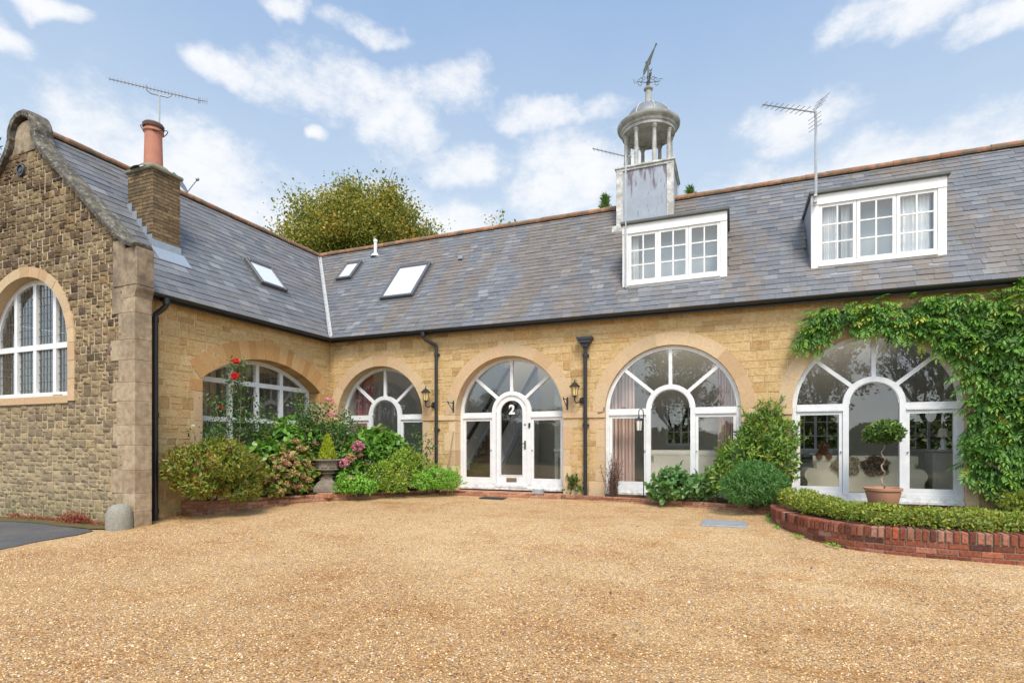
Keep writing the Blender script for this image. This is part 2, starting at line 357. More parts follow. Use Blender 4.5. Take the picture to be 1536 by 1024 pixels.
def m_gravel(t):
    P = pos(t)
    v = t.n('ShaderNodeTexVoronoi', {'Vector': P, 'Scale': 52.0, 'Randomness': 1.0}); v2 = t.n('ShaderNodeTexVoronoi', {'Vector': P, 'Scale': 105.0})
    cs = t.n('ShaderNodeSeparateColor', {0: v.outputs['Color']}); cs2 = t.n('ShaderNodeSeparateColor', {0: v2.outputs['Color']})
    ramp = [(0, (.10, .075, .06)), (.09, (.29, .18, .105)), (.20, (.53, .30, .125)), (.40, (.77, .50, .215)), (.58, (.65, .385, .15)), (.74, (.88, .665, .37)), (.86, (.46, .23, .09)), (.94, (.93, .82, .63)), (1, (.50, .48, .49))]
    a = t.ramp(cs.outputs[0], ramp); b = t.ramp(cs2.outputs[1], ramp)
    c = t.mix(t.rng(cs2.outputs[0], .45, .55), a, b)
    big = t.noise(P, .42, 5, .6); mid = t.noise(P, 1.5, 5, .6)
    c = t.mix(t.rng(big, .44, .60, 0, .8), c, t.mix(.26, c, (.95, .76, .44)))
    c = t.mix(t.rng(mid, .50, .68, 0, .75), c, t.mix(1, c, (.84, .70, .54), 'MULTIPLY')); tk = t.n('ShaderNodeMapping', {0: P, 2: (0, 0, .5), 3: (.22, 1.5, 1.0)}); c = t.mix(t.rng(t.noise(tk.outputs[0], 1.2, 4, .6), .52, .66, 0, .6), c, t.mix(1, c, (.84, .76, .66), 'MULTIPLY'))
    c = t.mix(t.rng(t.noise(P, 2.6, 5), .62, .72, 0, .5), c, t.mix(1, c, (.70, .72, .82), 'MULTIPLY'))
    yy = t.n('ShaderNodeSeparateXYZ', {0: P}).outputs[1]
    h = t.math('ADD', t.math('MULTIPLY', v.outputs['Distance'], -1.0), t.math('ADD', t.math('MULTIPLY', v2.outputs['Distance'], -.6), t.math('MULTIPLY', t.noise(P, 7.0, 5, .65), 2.6)))
    nearf = t.rng(t.math('ADD', yy, t.math('MULTIPLY', t.math('SUBTRACT', big, .5), 5.0)), 7.2, 4.6); c = t.mix(t.math('MULTIPLY', nearf, .85), c, t.mix(1, c, (.84, .765, .68), 'MULTIPLY'))
    edge = t.rng(v.outputs['Distance'], .42, .75, 0, .55); c = t.mix(edge, c, t.mix(1, c, (.40, .33, .27), 'MULTIPLY')); c = t.mix(t.rng(t.noise(P, 15, 4, .7), .36, .64, .34, 0), c, t.mix(1, c, (.60, .52, .44), 'MULTIPLY'))
    return bsdf(t, c, .75, h, .9, .012, spec=.35)
def m_tarmac(t):
    P = pos(t); v = t.n('ShaderNodeTexVoronoi', {'Vector': P, 'Scale': 110.0}); cs = t.n('ShaderNodeSeparateColor', {0: v.outputs['Color']})
    c = t.mix(cs.outputs[0], (.045, .047, .052), (.115, .115, .12)); c = t.mix(t.rng(t.noise(P, 1.5, 5), .45, .65, 0, .5), c, (.14, .13, .11))
    return bsdf(t, c, .7, v.outputs['Distance'], .5, .006)
def m_soil(t):
    P = pos(t); n = t.noise(P, 25, 6, .7)
    return bsdf(t, t.ramp(n, [(.3, (.025, .017, .011)), (.55, (.07, .048, .03)), (.7, (.13, .09, .05))]), .95, n, 1, .03, spec=.2)
def m_mossy(t):
    P = pos(t); n = t.noise(P, 30, 6, .7); n2 = t.noise(P, 2.5, 5)
    c = t.mix(t.rng(n2, .4, .6), (.10, .105, .03), (.13, .095, .055)); c = t.mix(t.rng(n, .55, .7), c, (.26, .15, .06))
    return bsdf(t, c, .95, n, .9, .02, spec=.2)
def m_grass(t):
    P = pos(t); n = t.noise(P, .6, 6, .7); return bsdf(t, t.mix(n, (.04, .07, .02), (.085, .12, .035)), .95, n, .5, .05, spec=.2)
def leafmat(name, stops, gloss=.5, trans=.30):
    def f(t):
        q = rndattr(t); P = pos(t); c = t.ramp(q, stops); n = t.noise(P, 3, 3); c = t.mix(t.rng(n, .35, .65, 0, .5), c, t.mix(1, c, (.72, .80, .62), 'MULTIPLY'))
        p = t.n('ShaderNodeBsdfPrincipled', {'Base Color': c, 'Roughness': gloss, 'Specular IOR Level': .4})
        tl = t.n('ShaderNodeBsdfTranslucent', {'Color': t.mix(1, c, (1.25, 1.3, .6), 'MULTIPLY')})
        m = t.n('ShaderNodeMixShader', {0: trans}); t.set(m.inputs[1], p.outputs[0]); t.set(m.inputs[2], tl.outputs[0]); return m.outputs[0]
    return mat(name, f)
M_FAC = mat('golden_stone', m_facade); M_GAB = mat('rough_stone', m_gable); M_MOR = mat('mortar', m_mortar); M_MORL = mat('pale_mortar', m_mortar_light)
M_DRS = mat('dressed_stone', m_dressed); M_ORG = mat('orange_stone', m_orange); M_OLD = mat('old_stone', m_oldstone); M_COP = mat('coping_stone', m_coping)
M_SLM = mat('slate_stained', lambda t: m_slate(t, .56)); M_SLW = mat('slate_clean', lambda t: m_slate(t, .22))
M_GLS = mat('glass', m_glass); M_WHT = mat('white_paint', m_white); M_OWH = mat('old_white_paint', m_oldwhite); M_CUP = mat('cupola_stone', m_cupstone)
M_LED = mat('stained_lead', m_lead); M_LEDP = mat('lead', m_leadplain); M_DLED = mat('dark_lead', m_darklead); M_BLK = mat('black_paint', m_black)
M_BRK = mat('red_brick', m_brick); M_OBR = mat('old_brick', m_oldbrick); M_GRV = mat('gravel', m_gravel); M_TAR = mat('tarmac', m_tarmac)
M_SOIL = mat('soil', m_soil); M_MOSS = mat('moss', m_mossy); M_GRS = mat('grass', m_grass)
M_TILE = mat('ridge_tile', lambda t: (lambda P, q: bsdf(t, t.mix(t.rng(t.noise(P, 6, 5, .7), .42, .56, 0, .8), t.mix(q, (.28, .12, .06), (.42, .20, .105)), (.12, .105, .07)), .9, t.noise(P, 20, 4), .5, .01))(pos(t), rndattr(t))); M_POT = plain('terracotta', (.50, .25, .145), .8, var=.22, scale=7)
M_CHPOT = plain('chimney_terracotta', (.46, .19, .125), .75, var=.2, scale=6)
M_RLF = plain('rooflight_frame', (.13, .13, .135), .5, .4, .2); M_ALU = plain('grey_metal', (.30, .30, .31), .45, .6, .2); M_GALV = plain('galvanised', (.42, .43, .43), .5, .5, .2)
M_BARK = plain('bark', (.085, .065, .048), .95, var=.4, scale=30); M_TWIG = plain('twig', (.10, .07, .05), .9, var=.3, scale=30)
M_STEM = plain('pale_stem', (.34, .26, .17), .85, var=.25, scale=30)
M_PLST = plain('plaster', (.70, .65, .53), .9, var=.05); M_PLSG = plain('green_plaster', (.52, .58, .50), .9, var=.04); M_CEIL = plain('ceiling_white', (.72, .72, .70), .9, var=.03)
M_WOODF = plain('wood_floor', (.26, .17, .10), .5, var=.25); M_SOFA = plain('cream_fabric', (.80, .75, .62), .95, var=.06, scale=40)
M_SOFG = plain('sage_fabric', (.66, .62, .48), .95, var=.07, scale=40); M_FUR = plain('sheepskin', (.40, .33, .23), 1, var=.4, scale=60)
M_FURD = plain('dark_sheepskin', (.14, .085, .055), 1, var=.6, scale=40); M_DARK = plain('dark_wood', (.05, .035, .025), .5); M_SHADE = plain('lamp_shade', (.72, .69, .6), .9)
M_CAB = plain('painted_cabinet', (.42, .40, .33), .6); M_BRASS = plain('brass', (.25, .19, .11), .5, .5); M_BLIND = plain('white_cloth', (.78, .80, .80), .95, var=.05)
M_GRANITE = plain('granite', (.27, .26, .22), .95, var=.45, scale=30); M_URN = plain('weathered_urn', (.20, .17, .135), .95, var=.6, scale=12)
def m_curtain(c0, c1, c2):
    def f(t):
        P = pos(t); mp = t.n('ShaderNodeMapping', {0: P, 3: (1, 1, .01)}); n = t.noise(mp.outputs[0], 26, 2, .5)
        return bsdf(t, t.ramp(n, [(.38, c0), (.48, c1), (.56, c2), (.64, c0)]), .95)
    return f
M_CURP = mat('pink_curtain', m_curtain((.64, .44, .39), (.82, .72, .64), (.72, .53, .47))); M_CURR = mat('red_curtain', m_curtain((.34, .07, .07), (.55, .3, .27), (.42, .14, .13)))
def m_yglass(t): return bsdf(t, (.74, .58, .24), .3, spec=.5)
M_YGL = mat('amber_glass', m_yglass)
def m_rooflight(t):
    g = t.n('ShaderNodeBsdfGlossy', {'Color': (.95, .97, 1), 'Roughness': .02}); d = t.n('ShaderNodeBsdfDiffuse', {'Color': (.80, .82, .83)})  # white diffuse share puts the sky's bright reflection into the pane colour
    m = t.n('ShaderNodeMixShader', {0: .42}); t.set(m.inputs[1], d.outputs[0]); t.set(m.inputs[2], g.outputs[0]); return m.outputs[0]
M_RLG = mat('rooflight_glass', m_rooflight)

# ------------------------------------------------------------------ ground
def grid_sheet(name, xs, ys, zf, m, keep=None):
    b = MB(); idx = {}
    for j, y in enumerate(ys):
        for i, x in enumerate(xs): idx[i, j] = len(b.v); b.v.append((x, y, zf(x, y)))
    for j in range(len(ys) - 1):
        for i in range(len(xs) - 1):
            b.f.append([idx[i, j], idx[i + 1, j], idx[i + 1, j + 1], idx[i, j + 1]]); b.r.append(.5); b.mi.append(0)
    return b.build(name, m, smooth=True)
def und(x, y): return 0.012 * math.sin(x * 1.3 + y * .7) + .010 * math.sin(x * .6 - y * 1.9 + 1) + .006 * math.sin(3.1 * x + 2.3 * y)
tag(grid_sheet('ground', [-600, -60, -30, -17, 12, 30, 60, 600], [-600, -60, -25, -12, 0, 4.5, 12, 30, 60, 600], lambda x, y: gz(y) - .06, M_GRS), kind='structure')
gx = [-16.5 + .5 * i for i in range(57)]; gy = [-12 + .5 * i for i in range(50)]
tag(grid_sheet('gravel', gx, gy, lambda x, y: gz(y) + (und(x, y) if y < 11.5 else 0), M_GRV), kind='structure')
def sheet(name, pts, dz, m, kind='structure'):
    b = MB(); c = (sum(p[0] for p in pts) / len(pts), sum(p[1] for p in pts) / len(pts))
    for lay in range(6):
        pass
    rings = []; n = len(pts)
    for k in range(6):
        f = k / 6; rings.append([(p[0] + (c[0] - p[0]) * f, p[1] + (c[1] - p[1]) * f) for p in pts])
    for k, rg in enumerate(rings):
        for (x, y) in rg: b.v.append((x, y, gz(y) + und(x, y) + dz))
    b.v.append((c[0], c[1], gz(c[1]) + und(*c) + dz))
    for k in range(5):
        for i in range(n): b.f.append([k * n + i, k * n + (i + 1) % n, (k + 1) * n + (i + 1) % n, (k + 1) * n + i]); b.r.append(.5); b.mi.append(0)
    for i in range(n): b.f.append([5 * n + i, 5 * n + (i + 1) % n, 6 * n]); b.r.append(.5); b.mi.append(0)
    return tag(b.build(name, m), kind=kind)
def densify(pts, step=.15, jit=.0):
    out = []
    for i in range(len(pts)):
        a, b = pts[i], pts[(i + 1) % len(pts)]; L = math.dist(a, b); k = max(1, int(L / step))
        for j in range(k):
            t = j / k; out.append((a[0] + (b[0] - a[0]) * t + rnd.uniform(-jit, jit), a[1] + (b[1] - a[1]) * t + rnd.uniform(-jit, jit)))
    return out
sheet('tarmac_road', densify([(-10.2, 6.12), (-10.12, 5.8), (-10.2, 5.3), (-10.15, 4.74), (-10.6, 4.0), (-11.6, 3.0), (-16, 2.2), (-16, 6.27), (-12.3, 6.27)], .12, .02), .012, M_TAR)
sheet('mossy_verge', densify([(-9.95, 6.6), (-9.9, 6.3), (-10.4, 6.18), (-12, 6.2), (-16, 6.2), (-16, 6.75), (-12, 6.75)], .12, .02), .02, M_MOSS)

# ------------------------------------------------------------------ masonry
class Arch:
    def __init__(s, cx, zs, r, zb): s.cx, s.zs, s.r, s.zb, s.w = cx, zs, r, zb, r
    def top(s, u, e=0): r = s.r + e; return s.zs + math.sqrt(max(r * r - (u - s.cx) ** 2, 0))
    def clip(s, p, ring, jamb):
        cu = sum(q[0] for q in p) / len(p); cv = sum(q[1] for q in p) / len(p)
        if cv < s.zb - .02: return p
        if cv <= s.zs:
            if abs(cu - s.cx) < s.w + .9:
                return clip(p, 1, 0, s.cx + s.w + jamb) if cu > s.cx else clip(p, -1, 0, -(s.cx - s.w - jamb))
            return p
        dx, dy = cu - s.cx, cv - s.zs; L = math.hypot(dx, dy) or 1
        if L > s.r + 1.2: return p
        dx /= L; dy /= L; return clip(p, dx, dy, dx * s.cx + dy * s.zs + s.r + ring)
class Seg(Arch):
    def __init__(s, cx, w, zs, rise, zb):
        s.cx, s.w, s.zs, s.zb = cx, w, zs, zb; s.r = (w * w + rise * rise) / (2 * rise); s.cz = zs + rise - s.r
        s.a0 = math.asin((zs - s.cz) / s.r)
    def top(s, u, e=0): r = s.r + e; return s.cz + math.sqrt(max(r * r - (u - s.cx) ** 2, 0))
    def clip(s, p, ring, jamb):
        cu = sum(q[0] for q in p) / len(p); cv = sum(q[1] for q in p) / len(p)
        if cv < s.zb - .02: return p
        if cv <= s.zs + .1 and abs(cu - s.cx) < s.w + 1 and abs(cu - s.cx) > s.w - .3 or cv < s.zs:
            if abs(cu - s.cx) > s.w + 1: return p
            return clip(p, 1, 0, s.cx + s.w + jamb) if cu > s.cx else clip(p, -1, 0, -(s.cx - s.w - jamb))
        dx, dy = cu - s.cx, cv - s.cz; L = math.hypot(dx, dy)
        if L > s.r + 1 or abs(cu - s.cx) > s.w + .5: return p
        dx /= L; dy /= L; return clip(p, dx, dy, dx * s.cx + dy * s.cz + s.r + ring)
def coursed(u0, u1, v0, v1, hr, wr, rg, split=.16):
    out = []; v = v0
    while v < v1 - .02:
        h = min(rg.uniform(*hr), v1 - v); h = v1 - v if v1 - v - h < .07 else h; u = u0 - rg.uniform(0, .3)
        while u < u1:
            w = rg.uniform(*wr) * (1.15 if h > .2 else .9)
            if rg.random() < split and h > .15: k = rg.uniform(.4, .6) * h; out += [(u, v, u + w, v + k), (u, v + k, u + w, v + h)]
            else: out.append((u, v, u + w, v + h))
            u += w
        v += h
    return out
def rubble(u0, u1, v0, v1, c, sizes, rg):
    nu, nv = int((u1 - u0) / c) + 1, int((v1 - v0) / c) + 1; occ = [[False] * nv for _ in range(nu)]; out = []
    lu = [u0 + c * i for i in range(nu + 8)]; lv = [v0 + c * i + rg.uniform(-.12, .12) * c for i in range(nv + 8)]
    for j in range(nv):
        for i in range(nu):
            if occ[i][j]: continue
            w, h = rg.choice(sizes); ww = 0
            while ww < w and i + ww < nu and not occ[i + ww][j]: ww += 1
            h = min(h, nv - j, max(1, ww))
            for a in range(i, i + ww):
                for b in range(j, j + h): occ[a][b] = True
            o1, o2 = rg.uniform(-.15, .15) * c, rg.uniform(-.15, .15) * c
            out.append((lu[i] + (o1 if i else 0), lv[j], lu[i + ww] + (0), lv[j + h]))
    return out
def stones(b, rects, ops, halfplanes, joint, bev, proud, rg, ring=.12, jamb=.12, rocky=False, jit=.0):
    for (a, c, d, e) in rects:
        p = [(a, c), (d, c), (d, e), (a, e)]
        for h in halfplanes:
            p = clip(p, *h)
            if len(p) < 3: break
        if len(p) < 3: continue
        for o in ops:
            p = o.clip(p, ring, jamb)
            if len(p) < 3: break
        if len(p) < 3 or area(p) < .0015: continue
        cu = sum(q[0] for q in p) / len(p); cv = sum(q[1] for q in p) / len(p)
        def shr(q, dd):
            L = math.hypot(q[0] - cu, q[1] - cv) or 1; k = min(.4, dd * 1.35 / L); return (q[0] + (cu - q[0]) * k + rg.uniform(-jit, jit), q[1] + (cv - q[1]) * k + rg.uniform(-jit, jit))
        lo = [shr(q, joint / 2) for q in p]; up = [shr(q, joint / 2 + bev * rg.uniform(.8, 1.3)) for q in p]
        pr = proud * rg.uniform(.6, 1.25); n = len(p); q = rg.random()
        vs = [(x, y, -.004) for x, y in lo] + [(x, y, pr * (rg.uniform(.55, 1.0) if rocky else 1)) for x, y in up]
        fs = [(i, (i + 1) % n, n + (i + 1) % n, n + i) for i in range(n)]
        if rocky:
            vs.append((cu + rg.uniform(-.02, .02), cv + rg.uniform(-.02, .02), pr * rg.uniform(1.1, 1.9))); fs += [(n + i, n + (i + 1) % n, 2 * n) for i in range(n)]
        else: fs.append(tuple(range(n, 2 * n)))
        b.add(vs, fs, q)
def wall_sheet(b, u0, u1, v0, v1, ops, n, e=.02):
    us = [u0]
    for o in sorted(ops, key=lambda o: o.cx):
        us += [o.cx - (o.w + e) * math.cos(math.pi * i / 32) for i in range(33)]
    us.append(u1); q = .5
    for i in range(len(us) - 1):
        a, c = us[i], us[i + 1]
        if c - a < 1e-5: continue
        o = next((o for o in ops if o.cx - o.w - e - 1e-6 <= a and c <= o.cx + o.w + e + 1e-6), None)
        if o is None: b.add([(a, v0, n), (c, v0, n), (c, v1, n), (a, v1, n)], [(0, 1, 2, 3)], q)
        else:
            b.add([(a, o.top(a, e), n), (c, o.top(c, e), n), (c, v1, n), (a, v1, n)], [(0, 1, 2, 3)], q)
            if o.zb > v0: b.add([(a, v0, n), (c, v0, n), (c, o.zb, n), (a, o.zb, n)], [(0, 1, 2, 3)], q)
def voussoirs(b, cx, cz, r, r1, a0, a1, n, d0, d1, rg, gap=.008, key=None):
    ws = [rg.uniform(.85, 1.2) for _ in range(n)]; tot = sum(ws); a = a0
    for i, w in enumerate(ws):
        aa = a + (a1 - a0) * w / tot; g = gap / r
        rr = r1 + (key if key and i == n // 2 else 0)
        b.arc(cx, cz, r, rr, a + g, aa - g, d0, d1 + rg.uniform(-.002, .002) + (.012 if key and i == n // 2 else 0), max(2, int((aa - a) / .09)), rg.random()); a = aa
    k0 = b.k; b.k = 1; b.arc(cx, cz, r + .004, r1 - .004, a0 + .004, a1 - .004, d0 + .002, d1 - .004, 40, .3); b.k = k0
def jamb_stack(b, ue, sgn, z0, z1, d0, d1, rg, wide=(.2, .34), hh=(.3, .5)):
    z = z0; k = rg.randint(0, 1)
    while z < z1 - .01:
        h = rg.uniform(*hh); h = z1 - z if z1 - z - h < .15 else h; w = wide[k] * rg.uniform(.92, 1.08); k = 1 - k
        x0, x1 = (ue, ue + w) if sgn > 0 else (ue - w, ue)
        b.bbox(x0, x1, z + .0025, z + h - .0025, d0, d1 + rg.uniform(-.002, .002), .004, rg.random()); z += h

# ------------------------------------------------------------------ the main range and the gabled wing
main = thing('stone_range', (0, FAC_Y, 0), 'long golden stone range with white arched windows, slate roof, two dormers and a cupola', 'building')
wing = thing('gabled_wing', (WING_X, GAB_Y, -.3), 'wing with a tall rough stone gable, arched leaded window and brick chimney', 'building')
A2, A1, A3, A4 = Arch(-8.77, 1.91, 1.35, -.5), Arch(-5.07, 1.91, 1.405, -.5), Arch(-1.275, 1.91, 1.42, -.5), Arch(2.49, 1.91, 1.405, -.5)
AR = [A2, A1, A3, A4]; rg = random.Random(11)
b = MB(FAC); wall_sheet(b, -10.46, 11, -.4, 4.03, AR, 0)
b.k = 1; stones(b, coursed(-10.40, 11, -.35, 4.03, (.09, .22), (.15, .46), rg, .22), AR, [(1, 0, -10.40)], .009, .008, .010, rg, .14, .15, jit=.006)
b.k = 2; wall_sheet(b, -10.46, 11, -.4, 4.0, AR, -.42, .05)
b.build('wall', [M_MORL, M_FAC, M_PLST], main)
nv = {A2: 11, A1: 11, A3: 7, A4: 9}
for o in AR:
    b = MB(FAC)
    voussoirs(b, o.cx, o.zs, o.r, o.r + .275, 0, math.pi, nv[o], -.40, .014, rg)
    for sg in (-1, 1):
        if o is A2 and sg < 0: jamb_stack(b, o.cx - o.r, -1, -.12, o.zs - .13, -.40, .012, rg, (.26, .28)); continue
        jamb_stack(b, o.cx + sg * o.r, sg, -.12, o.zs - .13, -.40, .012, rg)
    b.build('arch_surround', [M_DRS, M_MORL], main)
edges = [-10.4, A2.cx - A2.r, A2.cx + A2.r, A1.cx - A1.r, A1.cx + A1.r, A3.cx - A3.r, A3.cx + A3.r, A4.cx - A4.r, A4.cx + A4.r, 11]
for i in range(0, 10, 2):
    b = MB(FAC); u0, u1 = edges[i], edges[i + 1]; n = max(1, round((u1 - u0) / .55)); w = (u1 - u0) / n
    for k in range(n): b.bbox(u0 + k * w + .002 - (.012 if k == 0 and i else 0), u0 + (k + 1) * w - .002 + (.012 if k == n - 1 and i < 8 else 0), 1.782, 1.908, -.40, .04, .008, rg.random())
    b.build('string_course', M_DRS, main)

def arch_window(T, o, n0, zb, parent, door=False, sash=True, name='window'):
    cx, r, zs = o.cx, o.r - .004, o.zs; b = MB(T); W_ = .085; D = .075; zc = zs + .06; ro, ri = .515, .415
    b.arc(cx, zs, r - W_, r, 0, math.pi, n0 - D, n0, 48)
    for sg in (-1, 1):
        x = cx + sg * r; b.box(min(x, x - sg * W_), max(x, x - sg * W_), zb + .10, zs - .001, n0 - D, n0 - .001)
        xi = x - sg * W_; xo = cx + sg * ro
        b.box(min(xi, xo) , max(xi, xo), zs - .03, zs + .065, n0 - D, n0 + .008)
        b.box(min(xi, xo) , max(xi, xo), zs - .075, zs - .032, n0 - D, n0 + .022); b.box(min(xi, xo), max(xi, xo), zb + .10, zb + .152, n0 - D, n0 - .004)
        a, c = min(xi, xo), max(xi, xo); w = .062
        if sash:
            d0, d1 = n0 - .06, n0 - .012
            b.box(a + .003, a + w, zb + .15, zs - .08, d0, d1); b.box(c - w, c - .003, zb + .15, zs - .08, d0, d1)
            b.box(a + w, c - w, zs - .145, zs - .08, d0, d1 - .001); b.box(a + w, c - w, zb + .15, zb + .255, d0, d1 - .001)
        # centre arch legs
        xa = cx + sg * ri; b.box(min(xa, xo), max(xa, xo), zb + .10, zc, n0 - D, n0 + .012)
        ang = R(43.5) if sg > 0 else R(180 - 43.5)
        b.bar((cx + (ro - .02) * math.cos(ang), zc + (ro - .02) * math.sin(ang)), (cx + (r - W_ + .02) * math.cos(ang), zs + (r - W_ + .02) * math.sin(ang)), .075, n0 - D, n0 - .006)
    b.arc(cx, zc, ri, ro, 0, math.pi, n0 - D, n0 + .012, 32)
    b.arc(cx, zc, ri - .018, ri - .001, 0, math.pi, n0 - D + .01, n0 - .004, 32)
    b.box(cx - .037, cx + .037, zc + ro - .02, zs + r - W_ + .02, n0 - D, n0 - .006)
    b.box(cx - r, cx + r, zb, zb + .10, n0 - D, n0 + .004); b.prism([(cx - r - .0, zb - .03), (cx + r + .0, zb - .03), (cx + r, zb + .018), (cx - r, zb + .018)], n0 - D, n0 + .06)
    if door is False: b.box(cx - ri, cx + ri, zb + .10, zb + .15, n0 - D + .004, n0 - .004)
    for sg in (-1, 1):   # small dark stay pins
        pass
    f = b.build(name, M_WHT, parent)
    g = MB(T); m = 40; ng = n0 - .04
    P = [(cx + (r - .03) * math.cos(math.pi * i / m), zs + (r - .03) * math.sin(math.pi * i / m)) for i in range(m + 1)]
    if not door:
        poly = P + [(cx - r + .03, zb + .05), (cx + r - .03, zb + .05)]; g.add([(x, y, ng) for x, y in poly], [tuple(range(len(poly)))])
    else:
        rr = ri + .03; Q = [(cx + rr * math.cos(math.pi - math.pi * i / 24), zc + rr * math.sin(math.pi - math.pi * i / 24)) for i in range(25)]
        poly = P + [(cx - r + .03, zb + .05), (cx - rr, zb + .05)] + Q + [(cx + rr, zb + .05), (cx + r - .03, zb + .05)]
        g.add([(x, y, ng) for x, y in poly], [tuple(range(len(poly)))])
    g.build('pane', M_GLS, f); 
    if sash:
        for sg in (-1, 1):
            h = MB(T); h.box(cx + sg * (ro + .03) - .012, cx + sg * (ro + .03) + .012, zb + .93, zb + .95, n0 - .012, n0 + .02); h.build('window_stay', M_ALU, f)
    return f
W_N = {}
arch_window(FAC, A2, -.27, .10, main); arch_window(FAC, A1, -.27, .10, main, door=True); arch_window(FAC, A3, -.085, .10, main); arch_window(FAC, A4, -.085, .10, main)
# front door inside the middle arch
cx = A1.cx; n0 = -.285; zc = A1.zs + .06; ro, ri = .405, .305; zb = .14
b = MB(FAC); b.arc(cx, zc, ri, ro, 0, math.pi, n0 - .05, n0, 32)
b.arc(cx, zc, ri - .016, ri - .001, 0, math.pi, n0 - .04, n0 + .008, 32)
for sg in (-1, 1):
    b.box(min(cx + sg * ri, cx + sg * ro), max(cx + sg * ri, cx + sg * ro), zb, zc, n0 - .05, n0)
    b.box(min(cx + sg * (ri - .016), cx + sg * (ri - .001)), max(cx + sg * (ri - .016), cx + sg * (ri - .001)), zb + .28, zc, n0 - .04, n0 + .008)
b.box(cx - ri, cx + ri, zb, zb + .27, n0 - .05, n0 - .001); b.box(cx - ri, cx + ri, zb + .272, zb + .29, n0 - .04, n0 + .008)
b.prism([(cx - ro - .02, zb - .012), (cx + ro + .02, zb - .012), (cx + ro + .02, zb + .05), (cx - ro - .02, zb + .05)], n0 + .0005, n0 + .06)
dr = b.build('door', M_WHT, main)
g = MB(FAC); poly = [(cx + (ri + .01) * math.cos(math.pi * i / 24), zc + (ri + .01) * math.sin(math.pi * i / 24)) for i in range(25)] + [(cx - ri - .01, zb + .25), (cx + ri + .01, zb + .25)]
g.add([(x, y, n0 - .025) for x, y in poly], [tuple(range(len(poly)))]); g.build('pane', M_GLS, dr)
b = MB(FAC); b.bbox(cx - .135, cx + .135, zb + .12, zb + .22, n0, n0 + .012, .004); b.box(cx - .11, cx + .11, zb + .145, zb + .195, n0 + .0125, n0 + .02); b.build('letterbox', M_BRASS, dr)
b = MB(FAC); hx = cx + .355; b.bbox(hx - .02, hx + .02, 1.06, 1.27, n0, n0 + .012, .003); b.tube([(hx, 1.2, n0 + .01), (hx, 1.2, n0 + .06), (hx - .13, 1.195, n0 + .06)], .011, 8)
b.build('handle', M_BLK, dr)
b = MB(FAC); b.tube([(hx, 1.66, n0 - .001), (hx, 1.66, n0 + .012)], .02, 12); b.build('lock', M_BLK, dr)
b = MB(FAC); b.bbox(hx + .10, hx + .15, 1.58, 1.70, n0 + .03, n0 + .055, .006); b.build('doorbell', M_BLK, dr)
fc = bpy.data.curves.new('number', 'FONT'); fc.body = '2'; fc.size = .32; fc.extrude = .003; fc.offset = .011; fc.align_x = 'CENTER'
fo = bpy.data.objects.new('door_number', fc); COL.objects.link(fo); nm = bpy.data.meshes.new_from_object(fo.evaluated_get(bpy.context.evaluated_depsgraph_get())); bpy.data.objects.remove(fo); nm.transform(FAC @ Matrix.Translation((cx, 1.93, n0 - .018))); link('door_number', nm, M_WHT, dr)

# --- wing wall, facing right
WA = Seg(10.13, 1.77, 2.6, .6, -.5)
b = MB(WNG); rg = random.Random(5); wall_sheet(b, 6.9, FAC_Y + .05, -.5, 4.03, [WA], 0)
b.k = 1; stones(b, coursed(6.9, FAC_Y, -.45, 4.03, (.10, .24), (.17, .5), rg, .22), [WA], [(-1, 0, -FAC_Y), (1, 0, 6.9)], .010, .009, .012, rg, .2, .15, jit=.007)
b.k = 2; wall_sheet(b, 6.9, FAC_Y + .4, -.4, 4.0, [WA], -.45, .05)
b.build('wall', [M_MORL, M_FAC, M_PLST], wing)
b = MB(WNG); voussoirs(b, WA.cx, WA.cz, WA.r, WA.r + .43, WA.a0 - .02, math.pi - WA.a0 + .02, 19, -.40, .014, rg, .004, key=.08)
for sg in (-1, 1): b.bbox(min(WA.cx + sg * WA.w, WA.cx + sg * (WA.w + .3)), max(WA.cx + sg * WA.w, WA.cx + sg * (WA.w + .3)), 2.30, 2.56, -.40, .016, .006, .4)
b.k = 1
for sg in (-1, 1): jamb_stack(b, WA.cx + sg * WA.w, sg, -.2, 2.295, -.40, .012, rg, (.22, .3), (.4, .62))
b.build('arch_surround', [M_ORG, M_DRS], wing)
